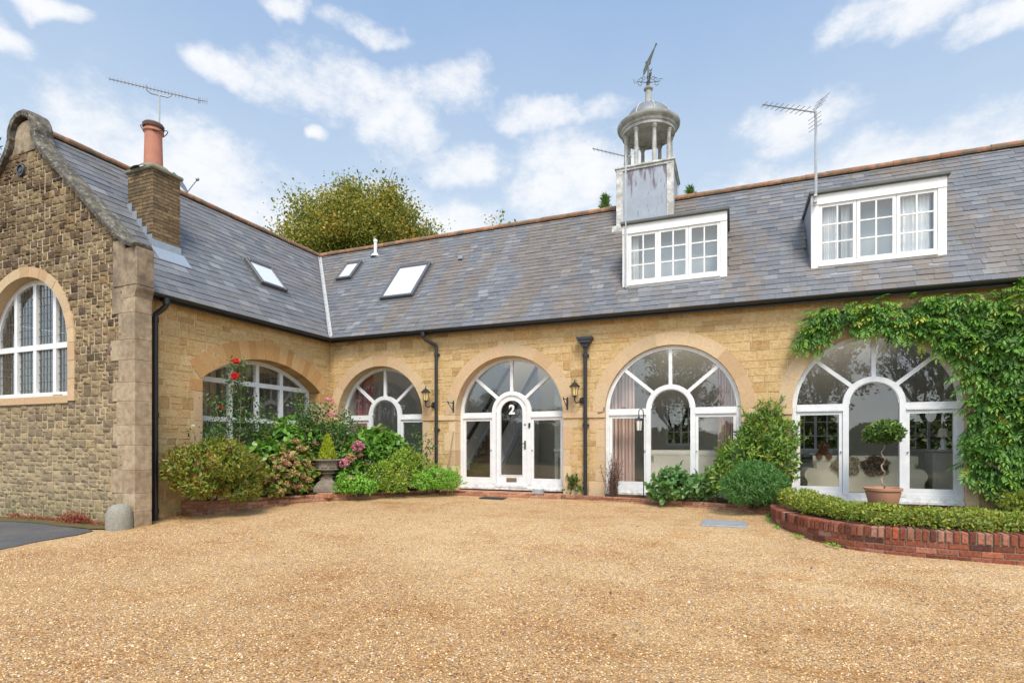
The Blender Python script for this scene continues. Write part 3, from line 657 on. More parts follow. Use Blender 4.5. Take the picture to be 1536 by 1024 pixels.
def grid_window(T, op, n0, zb, us, vs, parent, lead, segarch):
    """white framed arched window with mullions and transoms and leaded lights"""
    b = MB(T); D = .08; W_ = .10
    a0 = op.a0 if segarch else 0; cz = op.cz if segarch else op.zs; r = op.r - .004; w = op.w
    b.arc(op.cx, cz, r - W_, r, a0, math.pi - a0, n0 - D, n0, 40)
    for sg in (-1, 1): x = op.cx + sg * (w - .004); b.box(min(x, x - sg * W_), max(x, x - sg * W_), zb, op.zs + (.02 if segarch else 0), n0 - D, n0 - .001)
    def tp(u): return op.top(u, -.06)
    for u in us: b.box(u - .05, u + .05, zb, tp(u), n0 - D, n0 + .006)
    for v in vs:
        hw = w if v <= op.zs else math.sqrt(max(r * r - (v - cz) ** 2, 0)); b.box(op.cx - hw + .05, op.cx + hw - .05, v - .055, v + .055, n0 - D, n0 + .009)
    b.box(op.cx - w, op.cx + w, zb - .02, zb + .09, n0 - D, n0 + .014)
    f = b.build('window', M_WHT, parent)
    g = MB(T); m = 40; P = [(op.cx + (r - .03) * math.cos(a0 + (math.pi - 2 * a0) * i / m), cz + (r - .03) * math.sin(a0 + (math.pi - 2 * a0) * i / m)) for i in range(m + 1)]
    poly = P + [(op.cx - w + .05, zb), (op.cx + w - .05, zb)]; g.add([(x, y, n0 - .045) for x, y in poly], [tuple(range(len(poly)))]); g.build('pane', M_GLS, f)
    l = MB(T); u = op.cx - w + .1
    while u < op.cx + w - .1: l.box(u - .005, u + .005, zb, tp(u), n0 - .05, n0 - .038); u += lead[0]
    v = zb + lead[1]
    while v < cz + r - .15:
        hw = w if v <= op.zs else math.sqrt(max(r * r - (v - cz) ** 2, 0)); l.box(op.cx - hw + .08, op.cx + hw - .08, v - .005, v + .005, n0 - .05, n0 - .0385); v += lead[1]
    l.build('glazing_lead', M_DLED, f); return f
grid_window(WNG, WA, -.34, .9, [WA.cx - .77, WA.cx, WA.cx + .77], [2.62, 1.75], wing, (.192, .28), True)
b = MB(WNG); b.box(WA.cx - WA.w, WA.cx + WA.w, -.3, .88, -.44, -.30); b.build('window_apron', M_DRS, wing)

# --- gable
GO = Arch(-13.17, 3.12, 1.40, 2.13); GX = -13.17
b = MB(GAB); rg = random.Random(3)
def gtop(x): # underside of the coping
    d = abs(x - GX)
    return 7.66 - .5 * d * d / .5 if d < .28 else (7.58 - (d - .28) * 2.2 if d < .55 else max(6.986 - (d - .55) * .925, 3))
us = sorted({GX - 3 + .05 * i for i in range(121)} | {GO.cx - GO.w * 1.014 * math.cos(math.pi * i / 32) for i in range(33)})
for i in range(len(us) - 1):
    a, c = us[i], us[i + 1]; mid = (a + c) / 2
    if abs(mid - GO.cx) < GO.w * 1.014:
        b.add([(a, GO.top(a, .02), 0), (c, GO.top(c, .02), 0), (c, gtop(c), 0), (a, gtop(a), 0)], [(0, 1, 2, 3)]); b.add([(a, -.5, 0), (c, -.5, 0), (c, GO.zb, 0), (a, GO.zb, 0)], [(0, 1, 2, 3)])
    else: b.add([(a, -.5, 0), (c, -.5, 0), (c, gtop(c), 0), (a, gtop(a), 0)], [(0, 1, 2, 3)])
b.k = 1
sizes = [(1, 1)] * 3 + [(2, 1)] * 9 + [(2, 2)] * 7 + [(3, 2)] * 9 + [(3, 1)] * 5 + [(4, 2)] * 4 + [(3, 3)] * 2
hp = [(-.925, -1, -(6.986 + .55 * .925 + .925 * GX) ), (.925, -1, -(6.986 + .55 * .925 - .925 * GX))]
st = [(a, (c + .42) * .93 - .42, d, (e + .42) * .93 - .42) for a, c, d, e in rubble(GX - 3.0, GX + 2.98, -.42, 7.6, .079, sizes, rg)]
stones(b, st, [GO], hp, .012, .016, .022, rg, .12, .06, rocky=True, jit=.006)
b.k = 2; b.T = GAB
wall_sheet(b, GX - 3, GX + 2.97, -.5, 4.6, [GO], -.40, .05)
for i in range(len(us) - 1): b.add([(us[i], 4.55, -.24), (us[i + 1], 4.55, -.24), (us[i + 1], gtop(us[i + 1]), -.24), (us[i], gtop(us[i]), -.24)], [(0, 1, 2, 3)])
b.build('gable_wall', [M_MOR, M_GAB, M_PLST], wing)
b = MB(GAB); voussoirs(b, GO.cx, GO.zs, GO.r, GO.r + .2, 0, math.pi, 15, -.3, .042, rg, .004)
for sg in (-1, 1): jamb_stack(b, GO.cx + sg * GO.r, sg, GO.zb - .12, GO.zs, -.3, .042, rg, (.19, .21))
b.bbox(GO.cx - GO.r + .002, GO.cx + GO.r - .002, GO.zb - .16, GO.zb - .005, -.3, .045, .01, .2)
b.build('arch_surround', [M_DRS, M_MORL], wing)
grid_window(GAB, GO, -.16, GO.zb, [GX - .65, GX, GX + .65], [3.14], wing, (.108, .155), False)
# tympanum stone at the top of the gable, and its coping
b = MB(GAB); pts = [(GX - .36, 7.02)] + [(GX + .3 * math.cos(math.pi - math.pi * i / 14), 7.33 + .30 * math.sin(math.pi - math.pi * i / 14)) for i in range(15)] + [(GX + .36, 7.02)]
b.prism(pts, -.02, .028); b.build('gable_panel', M_OLD, wing)
# coping line: (offset from axis, z of underside)
def coping_line():
    L = []
    for i in range(13): a = math.pi / 2 - (math.pi / 2 + .15) * i / 12; L.append((.34 * math.cos(a), 7.38 + .34 * math.sin(a)))
    for i in range(1, 9):
        t = i / 8; p0, p1, p2 = (.336, 7.33), (.40, 7.06), (.72, 6.80); L.append(tuple((1 - t) ** 2 * p0[k] + 2 * t * (1 - t) * p1[k] + t * t * p2[k] for k in (0, 1)))
    for i in range(1, 13): t = i / 12; L.append((.72 + (2.78 - .72) * t, 6.80 + (4.96 - 6.80) * t))
    for q in ((2.86, 4.90), (2.98, 4.83), (3.10, 4.76), (3.22, 4.70), (3.33, 4.66)): L.append(q)
    return L
CL = coping_line(); rgc = random.Random(2)
for sg in (1, -1):
    b = MB(GAB); rows = []
    for i, (x, z) in enumerate(CL):
        p, q = CL[max(i - 1, 0)], CL[min(i + 1, len(CL) - 1)]; tx, tz = q[0] - p[0], q[1] - p[1]; L = math.hypot(tx, tz); nx, nz = -tz / L, tx / L
        if nz < 0 and i > 0: nx, nz = -nx, -nz
        if i == 0: nx, nz = 0, 1
        if 1 <= i < 13: nx, nz = (x / .34, (z - 7.38) / .34)
        th = .135 if i < 33 else .11
        prof = [(0, .10), (th * .55, .115), (th * .92, .07), (th, -.08), (th * .92, -.23), (th * .5, -.27), (0, -.25)]
        w = rgc.uniform(-.006, .006)
        rows.append([(GX + sg * (x + nx * (d + w)), z + nz * (d + w), n) for d, n in prof])
    m = len(rows[0])
    for i in range(len(rows) - 1):
        vs = rows[i] + rows[i + 1]; b.add(vs, [(k, (k + 1) % m, m + (k + 1) % m, m + k) for k in range(m)], .5)
    b.add(rows[-1], [tuple(range(m))], .5)
    b.build('coping', M_COP, wing, smooth=True)
# corner pier with kneeler
b = MB(GAB); rg = random.Random(9); z = -.42; k = 0
while z < 4.02:
    h = rg.uniform(.32, .5); h = 4.02 - z if 4.02 - z - h < .2 else h; w = rg.uniform(.02, .09) if k else rg.uniform(.16, .26); k = 1 - k
    b.bbox(GX + 2.97, GX + 3.30, z + .001, z + h - .001, -.28, .035, .006, rg.random()); b.bbox(GX + 2.975 - w - .1, GX + 2.966, z + .001, z + h - .001, -.05, .030, .008, rg.random()); z += h
b.bbox(GX + 2.72, GX + 3.05, 4.022, 4.86, -.285, .045, .012, .3); b.bbox(GX + 3.052, GX + 3.36, 4.022, 4.70, -.285, .047, .015, .2)
b.prism([(GX + 3.0, 3.80), (GX + 3.302, 3.82), (GX + 3.325, 3.90), (GX + 3.36, 3.97), (GX + 3.365, 4.02), (GX + 3.0, 4.02)], -.287, .040, .25)
b.build('corner_pier', M_OLD, wing)
b = MB(GAB); b.lathe([(.001, .03), (.05, .045), (.06, .02), (.09, .02), (.1, .05), (.125, .05), (.14, .02), (.15, -.03)], (0, 0, 0), 24)
b2 = MB(GAB); b2.v = []; 
for i, v in enumerate(b.v): pass
lv = MB(GAB)
prof = [(.001, .045), (.045, .05), (.055, .03), (.085, .03), (.095, .055), (.12, .055), (.135, .03), (.14, -.02)]
vs = []; fs = []; sgm = 24
for (r_, n_) in prof:
    for k in range(sgm): a = 2 * math.pi * k / sgm; vs.append((-13.27 + r_ * math.cos(a), 6.68 + r_ * math.sin(a), n_))
for i in range(len(prof) - 1):
    for k in range(sgm): fs.append((i * sgm + k, i * sgm + (k + 1) % sgm, (i + 1) * sgm + (k + 1) % sgm, (i + 1) * sgm + k))
lv.add(vs, fs); lv.build('wall_boss', M_BLK, wing, smooth=True)

# ------------------------------------------------------------------ roofs
SLEN = RIDGE_D / CP
def slate_slope(b, u0, u1, valley, side, skip, rg, expo=.165, wr=(.2, .30), v1=None):
    v = -.03; row = 0; v1 = v1 or SLEN
    while v < v1 - .02:
        vb = min(v + expo * 2.0, v1); u = u0 - rg.uniform(0, .25)
        while u < u1:
            w = rg.uniform(*wr); jb = rg.uniform(-.008, .008)
            p = [(u + .0015, v + jb), (u + w - .0015, v + jb + rg.uniform(-.003, .003)), (u + w - .0015, vb), (u + .0015, vb)]
            p = clip(p, 1, 0, u0); p = clip(p, -1, 0, -u1) if len(p) > 2 else p
            if valley is not None and len(p) > 2: p = clip(p, *valley)
            if len(p) > 2 and area(p) > .002 and not skip((u + w / 2), v + expo / 2):
                q = rg.random(); lift = .020 + rg.uniform(-.003, .006)
                top = [(x, y, lift * (1 - (y - v) / (expo * 2.0)) + .002) for x, y in p]
                n = len(p); lo = [(x, y, z - .012) for x, y, z in top]
                b.add(top + lo, [tuple(range(n))] + [(i, n + i, n + (i + 1) % n, (i + 1) % n) for i in range(n)], q)
            u += w
        v += expo; row += 1
# main slope: u = X, v along slope; wing slope u = Y.  valley runs at 45 degrees in plan: X = EX - t, Y = EY + t
def skip_main(u, v):
    Y = EY + v * CP
    for (x0, x1, y1) in DORM:
        if x0 < u < x1 and 12.72 < Y < y1: return True
    return False
DORM = [(-2.36, -.13, 13.80), (1.46, 3.71, 13.80)]
b = MB(RM); rg = random.Random(21)
slate_slope(b, -13.3, 11, (1, CP, EX + .0), 1, skip_main, rg)
b.k = 1
for (x0, x1) in ((-13.4, -2.30), (-.19, 1.52), (3.65, 11)): b.add([(x0, .0, -.012), (x1, 0, -.012), (x1, SLEN, -.012), (x0, SLEN, -.012)], [(0, 1, 2, 3)])
for (x0, x1) in ((-2.30, -.19), (1.52, 3.65)):
    b.add([(x0, 0, -.012), (x1, 0, -.012), (x1, .62 / CP, -.012), (x0, .62 / CP, -.012)], [(0, 1, 2, 3)]); b.add([(x0, 1.76 / CP, -.012), (x1, 1.76 / CP, -.012), (x1, SLEN, -.012), (x0, SLEN, -.012)], [(0, 1, 2, 3)])
b.T = None
def rear(x0, x1, t0, t1): b.add([(x0, EY + RIDGE_D * (1 + t0), RZ - .01 - SL * RIDGE_D * t0), (x1, EY + RIDGE_D * (1 + t0), RZ - .01 - SL * RIDGE_D * t0), (x1, EY + RIDGE_D * (1 + t1), RZ - .01 - SL * RIDGE_D * t1), (x0, EY + RIDGE_D * (1 + t1), RZ - .01 - SL * RIDGE_D * t1)], [(0, 1, 2, 3)])
rear(-16, 11, 0, .18); rear(-16, 11, .86, 1)                # wide unseen openings added in the rear slope to daylight the rooms
for x0, x1 in ((-16, -9.6), (-7.4, -6.6), (-3.6, -2.9), (4.6, 11)): rear(x0, x1, .18, .86)
b.add([(11, EY, EZ - .02), (11, EY + RIDGE_D, RZ - .02), (11, EY + 2 * RIDGE_D, EZ - .02)], [(0, 1, 2)])
mroof = b.build('roof', [M_SLM, M_DLED], main)
b = MB(RW); rg = random.Random(22)
def skip_wing(u, v): return False
slate_slope(b, 6.90, FAC_Y + 3, (-1, CP, -EY), 1, lambda u, v: False, rg, expo=.20, wr=(.24, .36))
b.k = 1; b.add([(6.84, 0, -.012), (EY + 3, 0, -.012), (EY + 3, SLEN, -.012), (6.84, SLEN, -.012)], [(0, 1, 2, 3)])
b.T = None; xr = EX - RIDGE_D; b.add([(xr, 6.84, RZ - .01), (xr, EY + RIDGE_D, RZ - .01), (xr - RIDGE_D, EY + RIDGE_D, EZ), (xr - RIDGE_D, 6.84, EZ)], [(0, 1, 2, 3)])
wroof = b.build('roof', [M_SLW, M_DLED], wing)
def ridge(name, a, c, parent, roof, n):
    b = MB(); A, C_ = Vector(a), Vector(c); d = (C_ - A) / n; side = Vector((d.y, -d.x, 0)).normalized(); rg = random.Random(4)
    for i in range(n):
        p, q = A + d * i, A + d * (i + 1) * 1.0 + d * .03 if i < n - 1 else C_; s0 = 1 + rg.uniform(-.05, .05); rows = []
        for (e, sc) in ((p, s0), (q, s0 * .96)):
            rows.append([e + side * (.14 * sc * math.cos(t)) + Vector((0, 0, .10 * sc * math.sin(t) - .045 + rg.uniform(-.004, .004))) for t in [-.5 + (math.pi + 1.0) * k / 10 for k in range(11)]])
        b.add(rows[0] + rows[1], [(k, k + 1, 12 + k, 11 + k) for k in range(10)] + [tuple(range(11)), tuple(range(21, 10, -1))], rg.random())
    return b.build(name, M_TILE, roof)
ridge('ridge_tile', (xr, EY + RIDGE_D, RZ + .03), (11, EY + RIDGE_D, RZ + .03), main, mroof, 54)
ridge('ridge_tile', (xr, 6.88, RZ + .03), (xr, EY + RIDGE_D, RZ + .03), wing, wroof, 18)
# lead valley between the two slopes
b = MB(); A, C_ = Vector((EX, EY, EZ + .02)), Vector((xr, EY + RIDGE_D, RZ + .02)); d = C_ - A
sx, sy = Vector((.075, 0, .0)), Vector((0, -.075, 0))
nseg = 5
for i in range(nseg):
    p, q = A + d * (i / nseg) , A + d * ((i + 1) / nseg); up = Vector((0, 0, .022 + .006 * (i % 2)))
    b.add([p + sx + up + Vector((0, 0, .02)), p + up * .5, p + sy + up + Vector((0, 0, .02)), q + sx + up + Vector((0, 0, .02)), q + up * .5, q + sy + up + Vector((0, 0, .02))], [(0, 1, 4, 3), (1, 2, 5, 4)])
b.build('valley_lead', plain('pale_lead', (.48, .49, .49), .6, .1, .25), mroof)
# gutters
def gutter(pts, parent, bracket_n):
    b = MB(); rows = []
    for i, p in enumerate(pts):
        P = Vector(p); t = (Vector(pts[min(i + 1, len(pts) - 1)]) - Vector(pts[max(i - 1, 0)])).normalized(); sd = Vector((t.y, -t.x, 0))
        rows.append([P + sd * (.062 * math.cos(a)) + Vector((0, 0, .062 * math.sin(a))) for a in [math.pi + math.pi * k / 10 for k in range(11)]] + [P + sd * (.052 * math.cos(a)) + Vector((0, 0, .052 * math.sin(a))) for a in [2 * math.pi - math.pi * k / 10 for k in range(11)]])
    m = 22
    for i in range(len(rows) - 1): b.add(rows[i] + rows[i + 1], [(k, (k + 1) % m, m + (k + 1) % m, m + k) for k in range(m)])
    b.add(rows[0], [tuple(range(m))]); b.add(rows[-1], [tuple(range(m))])
    A, C_ = Vector(pts[0]), Vector(pts[-1])
    return b.build('gutter', M_BLK, parent, smooth=True)
gutter([(-10.19, 12.03, 4.045), (11, 12.03, 4.045)], main, 20); gutter([(-10.135, 6.94, 4.045), (-10.135, 12.0, 4.045)], wing, 8)
b = MB(FAC); b.box(-10.2, 11, 3.94, 4.07, .14, .19); b.box(-10.2, 11, 4.0, 4.03, .02, .14); b.build('fascia', M_BLK, main)
b = MB(WNG); b.box(6.91, 12.1, 3.94, 4.07, .14, .19); b.box(6.91, 12.1, 4.0, 4.03, .02, .14); b.build('fascia', M_BLK, wing)
b = MB(); b.add([(EX - .02, 6.91, 3.95), (EX + .0, 6.91, 4.06), (EX - .42, 6.91, 4.56), (EX - .46, 6.91, 3.95)], [(0, 1, 2, 3)]); b.build('barge_board', M_OWH, wing)
def pipe(b, u, n, ztop, zbot, r=.042, collars=()):
    b.tube([(u, zbot, n), (u, ztop, n)], r, 12)
    for z in collars: b.tube([(u, z - .045, n), (u, z + .045, n)], r * 1.28, 12); b.bbox(u - .075, u + .075, z - .02, z + .02, .005, n - r * .5, .004)
b = MB(FAC); pipe(b, -6.98, .075, 3.62, -.05, .042, (3.45, 1.55, .3)); b.tube([(-6.98, 3.6, .075), (-6.99, 3.68, .08), (-7.22, 3.82, .2), (-7.25, 3.87, .25), (-7.25, 4.02, .27)], .042, 10); b.tube([(-7.25, 3.9, .263), (-7.25, 4.0, .27)], .058, 10)
b.build('downpipe', M_BLK, main, smooth=True)
b = MB(FAC); pipe(b, -3.12, .085, 3.42, -.05, .045, (3.2, 1.62))
b.prism([(-3.30, 3.60), (-2.94, 3.60), (-2.955, 3.54), (-3.285, 3.54)], .01, .235); b.prism([(-3.27, 3.54), (-2.97, 3.54), (-3.0, 3.47), (-3.24, 3.47)], .015, .215); b.prism([(-3.22, 3.47), (-3.02, 3.47), (-3.06, 3.38), (-3.18, 3.38)], .03, .16)
b.build('downpipe', M_BLK, main)
b = MB(WNG); pipe(b, 7.27, .10, 3.62, -.30, .05, (3.58, 1.75, -.1)); b.tube([(7.27, 3.6, .10), (7.27, 3.68, .11), (7.35, 3.80, .22), (7.37, 3.86, .26), (7.37, 4.0, .27)], .05, 12); b.tube([(7.37, 3.88, .265), (7.37, 3.99, .27)], .066, 12)
b.build('downpipe', M_BLK, wing, smooth=True)

# --- roof lights
def rooflight(T, u0, u1, v0, v1, parent):
    b = MB(T); f = .085; h = .11
    b.bbox(u0, u0 + f, v0, v1, -.01, h, .01); b.bbox(u1 - f, u1, v0, v1, -.01, h, .01); b.bbox(u0 + f, u1 - f, v1 - f * 1.4, v1, -.01, h + .02, .01); b.bbox(u0 + f, u1 - f, v0, v0 + f, -.01, h - .005, .01)
    b.bbox(u0 - .10, u1 + .10, v0 - .12, v0 - .002, -.0, .024, .003); b.bbox(u0 - .10, u0 - .002, v0, v1 + .1, .0, .022, .003); b.bbox(u1 + .002, u1 + .10, v0, v1 + .1, .0, .022, .003)
    o = b.build('skylight', M_RLF, parent); g = MB(T); g.add([(u0 + f * .8, v0 + f * .8, h - .022), (u1 - f * .8, v0 + f * .8, h - .022), (u1 - f * .8, v1 - f, h - .022), (u0 + f * .8, v1 - f, h - .022)], [(0, 1, 2, 3)]); g.build('pane', M_RLG, o)
rooflight(RM, -9.24, -8.16, (13.05 - EY) / CP, (14.06 - EY) / CP, main); rooflight(RM, -11.50, -10.92, (13.92 - EY) / CP, (14.50 - EY) / CP, main)
rooflight(RW, 10.62, 11.50, (EX + 11.17) / CP, (EX + 11.74) / CP + .05, wing)
b = MB(); vx, vy = -10.62, 14.72; vz = EZ + SL * (vy - EY); b.tube([(vx, vy, vz - .05), (vx, vy, vz + .42)], .05, 12); b.lathe([(.16, 0), (.10, .08), (.055, .12)], (vx, vy, vz - .04), 12); b.lathe([(.052, .42), (.065, .43), (.065, .5), (.001, .54)], (vx, vy, vz), 12)
b.build('vent_pipe', M_OWH, mroof, smooth=True)
b = MB(); vx, vy = -7.23, 14.1; vz = EZ + SL * (vy - EY); b.bbox(vx - .07, vx + .07, vy - .10, vy + .08, vz - .02, vz + .09, .015); b.build('roof_vent', M_LEDP, mroof)

# --- dormers
def dormer(x0, x1, z0, z1, yf, curtain, cx_backing=False):
    D = MB(); yb = 13.95; w = .135
    root = None
    b = MB(); b.box(x0, x0 + w, yf, yf + .09, z0, z1 - .20); b.box(x1 - w, x1, yf, yf + .09, z0, z1 - .20); b.box(x0, x1, yf - .012, yf + .09, z1 - .20, z1); b.prism([(0, 0), (0, 0), (0, 0)], 0, 0) if False else None
    b.box(x0 + w, x1 - w, yf - .03, yf + .09, z0 + .02, z0 + .075); b.box(x0 + w, x1 - w, yf + .002, yf + .09, z0 - .06, z0 + .018)
    o = b.build('dormer', M_OWH, main)
    b = MB(); xa, xb, za, zb = x0 + w, x1 - w, z0 + .077, z1 - .202; n = 3; cw = (xb - xa) / n
    for i in range(n):
        a, c = xa + i * cw + .004, xa + (i + 1) * cw - .004; f = .058
        b.box(a, a + f, yf + .015, yf + .06, za, zb); b.box(c - f, c, yf + .015, yf + .06, za, zb); b.box(a + f, c - f, yf + .016, yf + .06, za, za + f * 1.2); b.box(a + f, c - f, yf + .016, yf + .06, zb - f, zb)
        m = (a + c) / 2; b.box(m - .014, m + .014, yf + .02, yf + .055, za + f * 1.2, zb - f)
        for k in (1, 2): z = za + f * 1.2 + (zb - za - f * 2.2) * k / 3; b.box(a + f, c - f, yf + .022, yf + .053, z - .014, z + .014)
    s_ = b.build('sash', M_OWH, o)
    g = MB(); g.add([(xa, yf + .04, za), (xb, yf + .04, za), (xb, yf + .04, zb), (xa, yf + .04, zb)], [(0, 1, 2, 3)]); g.build('pane', M_GLS, o)
    b = MB(); b.bbox(x0 - .04, x1 + .05, yf - .07, yb, z1 + .002, z1 + .075, .015); b.build('lead_roof', M_DLED, o)
    for x, d in ((x0 + .004, .03), (x1 - .034, .03)):
        b = MB(); b.box(x, x + d, yf + .092, yf + .10, z0, z1)
        b.add([(x, yf + .1, z0 + .02), (x, yb, z1), (x, yf + .1, z1), (x + d, yf + .1, z0 + .02), (x + d, yb, z1), (x + d, yf + .1, z1)], [(0, 1, 2), (3, 5, 4), (0, 3, 4, 1), (1, 4, 5, 2)]); b.build('cheek', M_LEDP, o)
    b = MB(); zz = z0 - .06; yy = EY + (zz - EZ) / SL; b.add([(x0 - .1, yy - .14, zz - .15 * SL + .035), (x1 + .1, yy - .14, zz - .15 * SL + .035), (x1 + .1, yf, zz + .03), (x0 - .1, yf, zz + .03)], [(0, 1, 2, 3)]); b.build('lead_apron', M_LEDP, o)
    if cx_backing:
        b = MB(); b.box(x0 + .1, x1 - .1, yf + .40, yf + .41, z0 + .02, z1 - .12); b.build('pale_backing', plain('grey_backing', (.50, .55, .57), .95, var=.04), o)  # made-up pale panel added behind the glass so the panes look bright
    if curtain:
        for (a, c) in curtain:
            b = MB(); N = 24; v = [(a + (c - a) * i / N, yf + .16 + .025 * math.sin(i * 1.9), z) for z in (z0 + .05, z1 - .1) for i in range(N + 1)]
            b.add(v, [(i, i + 1, N + 2 + i, N + 1 + i) for i in range(N)]); b.build('curtain', M_BLIND, o, smooth=True)
    return o
dormer(-2.355, -.13, 4.76, 6.16, 12.62, [(-2.2, -2.02)], True)
dormer(1.455, 3.70, 4.73, 6.20, 12.60, [(1.62, 1.92), (2.0, 2.16), (3.0, 3.5)], True)

# --- cupola
M_CWH = mat('weathered_white', lambda t: (lambda P: bsdf(t, t.mix(t.rng(t.noise(P, 5, 6, .7), .42, .62), (.36, .345, .31), (.66, .655, .63)), .7, t.noise(P, 25, 4), .2, .004))(pos(t)))
cx, cy = -2.12, EY + RIDGE_D; hw = .70; zt = 8.36
b = MB(); b.box(cx - hw, cx + hw, cy - hw, cy + hw, 6.6, zt - .08)
for sx in (-1, 1):
    for sy in (-1, 1): X0, Y0 = cx + sx * hw, cy + sy * hw; b.k = 1; b.bbox(X0 - .09, X0 + .09, Y0 - .09, Y0 + .09, 6.7, zt - .08, .01) if False else b.bbox(min(X0 + sx * .02, X0 - sx * .15), max(X0 + sx * .02, X0 - sx * .15), min(Y0 + sy * .02, Y0 - sy * .15), max(Y0 + sy * .02, Y0 - sy * .15), 6.7, zt - .10, .008)
b.k = 1; b.bbox(cx - hw - .03, cx + hw + .03, cy - hw - .03, cy + hw + .03, zt - .11, zt - .045, .008); b.bbox(cx - hw - .06, cx + hw + .06, cy - hw - .06, cy + hw + .06, zt - .044, zt + .01, .01)
b.k = 2; z0 = EZ + SL * (cy - hw - EY)
b.box(cx - hw - .12, cx + hw + .12, cy - hw - .10, cy - hw - .03, z0 - .12, z0 + .06)
cup = b.build('cupola', [M_LED, M_CWH, M_CWH], main)
zr = 9.40
for k in range(8):
    a = R(22.5 + 45 * k) ; px_, py_ = cx + .60 * math.cos(a), cy + .60 * math.sin(a)
    b = MB(); b.lathe([(.075, 0), (.075, .04), (.065, .06), (.055, .09), (.057, .4), (.046, zr - zt - .10), (.058, zr - zt - .09), (.06, zr - zt - .06), (.072, zr - zt - .05), (.072, zr - zt + .005)], (px_, py_, zt + .005), 14); b.build('column', M_CUP, cup, smooth=True)
b = MB(); b.lathe([(.52, 0), (.69, 0), (.69, .07), (.72, .09), (.73, .15), (.79, .18), (.815, .22), (.82, .265), (.60, .31)], (cx, cy, zr + .012), 48); b.lathe([(.52, .0), (.5, .06), (.3, .09), (.001, .1)], (cx, cy, zr + .02), 48); b.build('canopy', M_CUP, cup, smooth=True)
b = MB(); prof = [(.61 * math.cos(a), .54 * math.sin(a)) for a in [math.pi / 2 * i / 10 for i in range(11)]]; prof[-1] = (.03, .54)
b.lathe(prof, (cx, cy, zr + .31), 32)
dm = b.build('dome', plain('dome_lead', (.20, .215, .23), .55, .2, .35, 7), cup, smooth=True)
b = MB()
for k in range(8):
    a = R(22.5 + 45 * k); b.tube([(cx + (r_ + .006) * math.cos(a), cy + (r_ + .006) * math.sin(a), zr + .315 + z_) for r_, z_ in prof], .016, 6)
b.lathe([(.085, .52), (.08, .93), (.115, .95), (.125, .98), (.10, 1.01), (.05, 1.04)], (cx, cy, zr + .31), 14); b.build('dome_rib', M_CUP, cup, smooth=True)
b = MB(); zv = zr + 1.31; b.tube([(cx, cy, zv - .05), (cx, cy, zv + .35), (cx, cy, zv + .72)], [.035, .028, .012], 8); b.lathe([(.03, 0), (.055, .05), (.03, .1), (.06, .16), (.03, .22), (.05, .3), (.02, .4)], (cx, cy, zv), 10)
for k in range(4):
    a = R(20 + 90 * k); ca, sa = math.cos(a), math.sin(a)
    P = lambda d, z: (cx + d * ca, cy + d * sa, zv + z)
    b.tube([P(.02, .14), P(.12, .16), P(.29, .18)], .010, 6)
    for (d, z, s1) in ((.19, .235, 1), (.22, .115, -1), (.13, .26, 1)):
        b.tube([P(d + .045 * math.cos(t) - .0, z + s1 * .045 * math.sin(t)) for t in [-.5 + 5.2 * i / 12 for i in range(13)]], .008, 5)
    d0, z0_ = .33, .18
    b.tube([P(d0 + x, z0_ + z) for x, z in {0: [(.05, .06), (-.05, .06), (-.05, 0), (.03, 0), (-.05, 0), (-.05, -.06), (.05, -.06)], 1: [(-.05, -.06), (-.05, .06), (.05, -.06), (.05, .06)], 2: [(-.06, .06), (-.03, -.06), (0, .02), (.03, -.06), (.06, .06)], 3: [(.05, .05), (-.04, .06), (-.05, .01), (.05, -.01), (.04, -.06), (-.05, -.05)]}[k]], .009, 5)
b.tube([(cx - .1, cy, zv + .42), (cx - .04, cy, zv + .5), (cx + .06, cy, zv + .46), (cx + .1, cy, zv + .5)], .01, 6)
# the pointer: a thin swimming shape, tilted
ang = R(57); du, dv = Vector((math.cos(ang) * .9, -math.cos(ang) * .44, math.sin(ang))), Vector((-math.sin(ang) * .9, math.sin(ang) * .44, math.cos(ang)))
c0 = Vector((cx + .02, cy, zv + .72)); out = [(x * .78, y * .9) for x, y in [(-.46, -.02), (-.30, .07), (-.12, .075), (-.06, .13), (0, .075), (.2, .05), (.42, .015), (.55, .03), (.53, -.03), (.40, -.015), (.2, -.04), (.02, -.06), (-.08, -.10), (-.15, -.05), (-.33, -.045)]]
nn = du.cross(dv).normalized() * .008; v = [c0 + du * x + dv * y + nn for x, y in out] + [c0 + du * x + dv * y - nn for x, y in out]; n = len(out)
b.add(v, [tuple(range(n)), tuple(range(2 * n - 1, n - 1, -1))] + [(i, (i + 1) % n, n + (i + 1) % n, n + i) for i in range(n)])
b.build('weathervane', plain('verdigris', (.13, .14, .125), .7, .3, .3), cup)

# --- chimney
X0, X1, Y0, Y1 = -12.0, -11.22, 7.86, 8.48; zc_ = 6.93
b = MB(); rg = random.Random(8); b.box(X0 + .012, X1 - .012, Y0 + .012, Y1 - .012, 4.6, zc_, .1)
z = 4.7; k = 0
while z < zc_ - .01:
    h = .075
    for (T, L, e) in ((frame((X0, Y0, 0), (1, 0, 0), (0, 0, 1), (0, -1, 0)), X1 - X0, 0), (frame((X1, Y0, 0), (0, 1, 0), (0, 0, 1), (1, 0, 0)), Y1 - Y0, 1), (frame((X0, Y1, 0), (0, -1, 0), (0, 0, 1), (-1, 0, 0)), Y1 - Y0, 0)):
        b.T = T; u = -(0 if (k + e) % 2 else .11)
        while u < L - .02:
            a, c = max(u, 0), min(u + .225, L); b.bbox(a + .004, c - .004, z + .004, z + h - .004, -.05, rg.uniform(-.002, .005), .004, rg.random()); u += .225
    z += h; k += 1
b.T = None
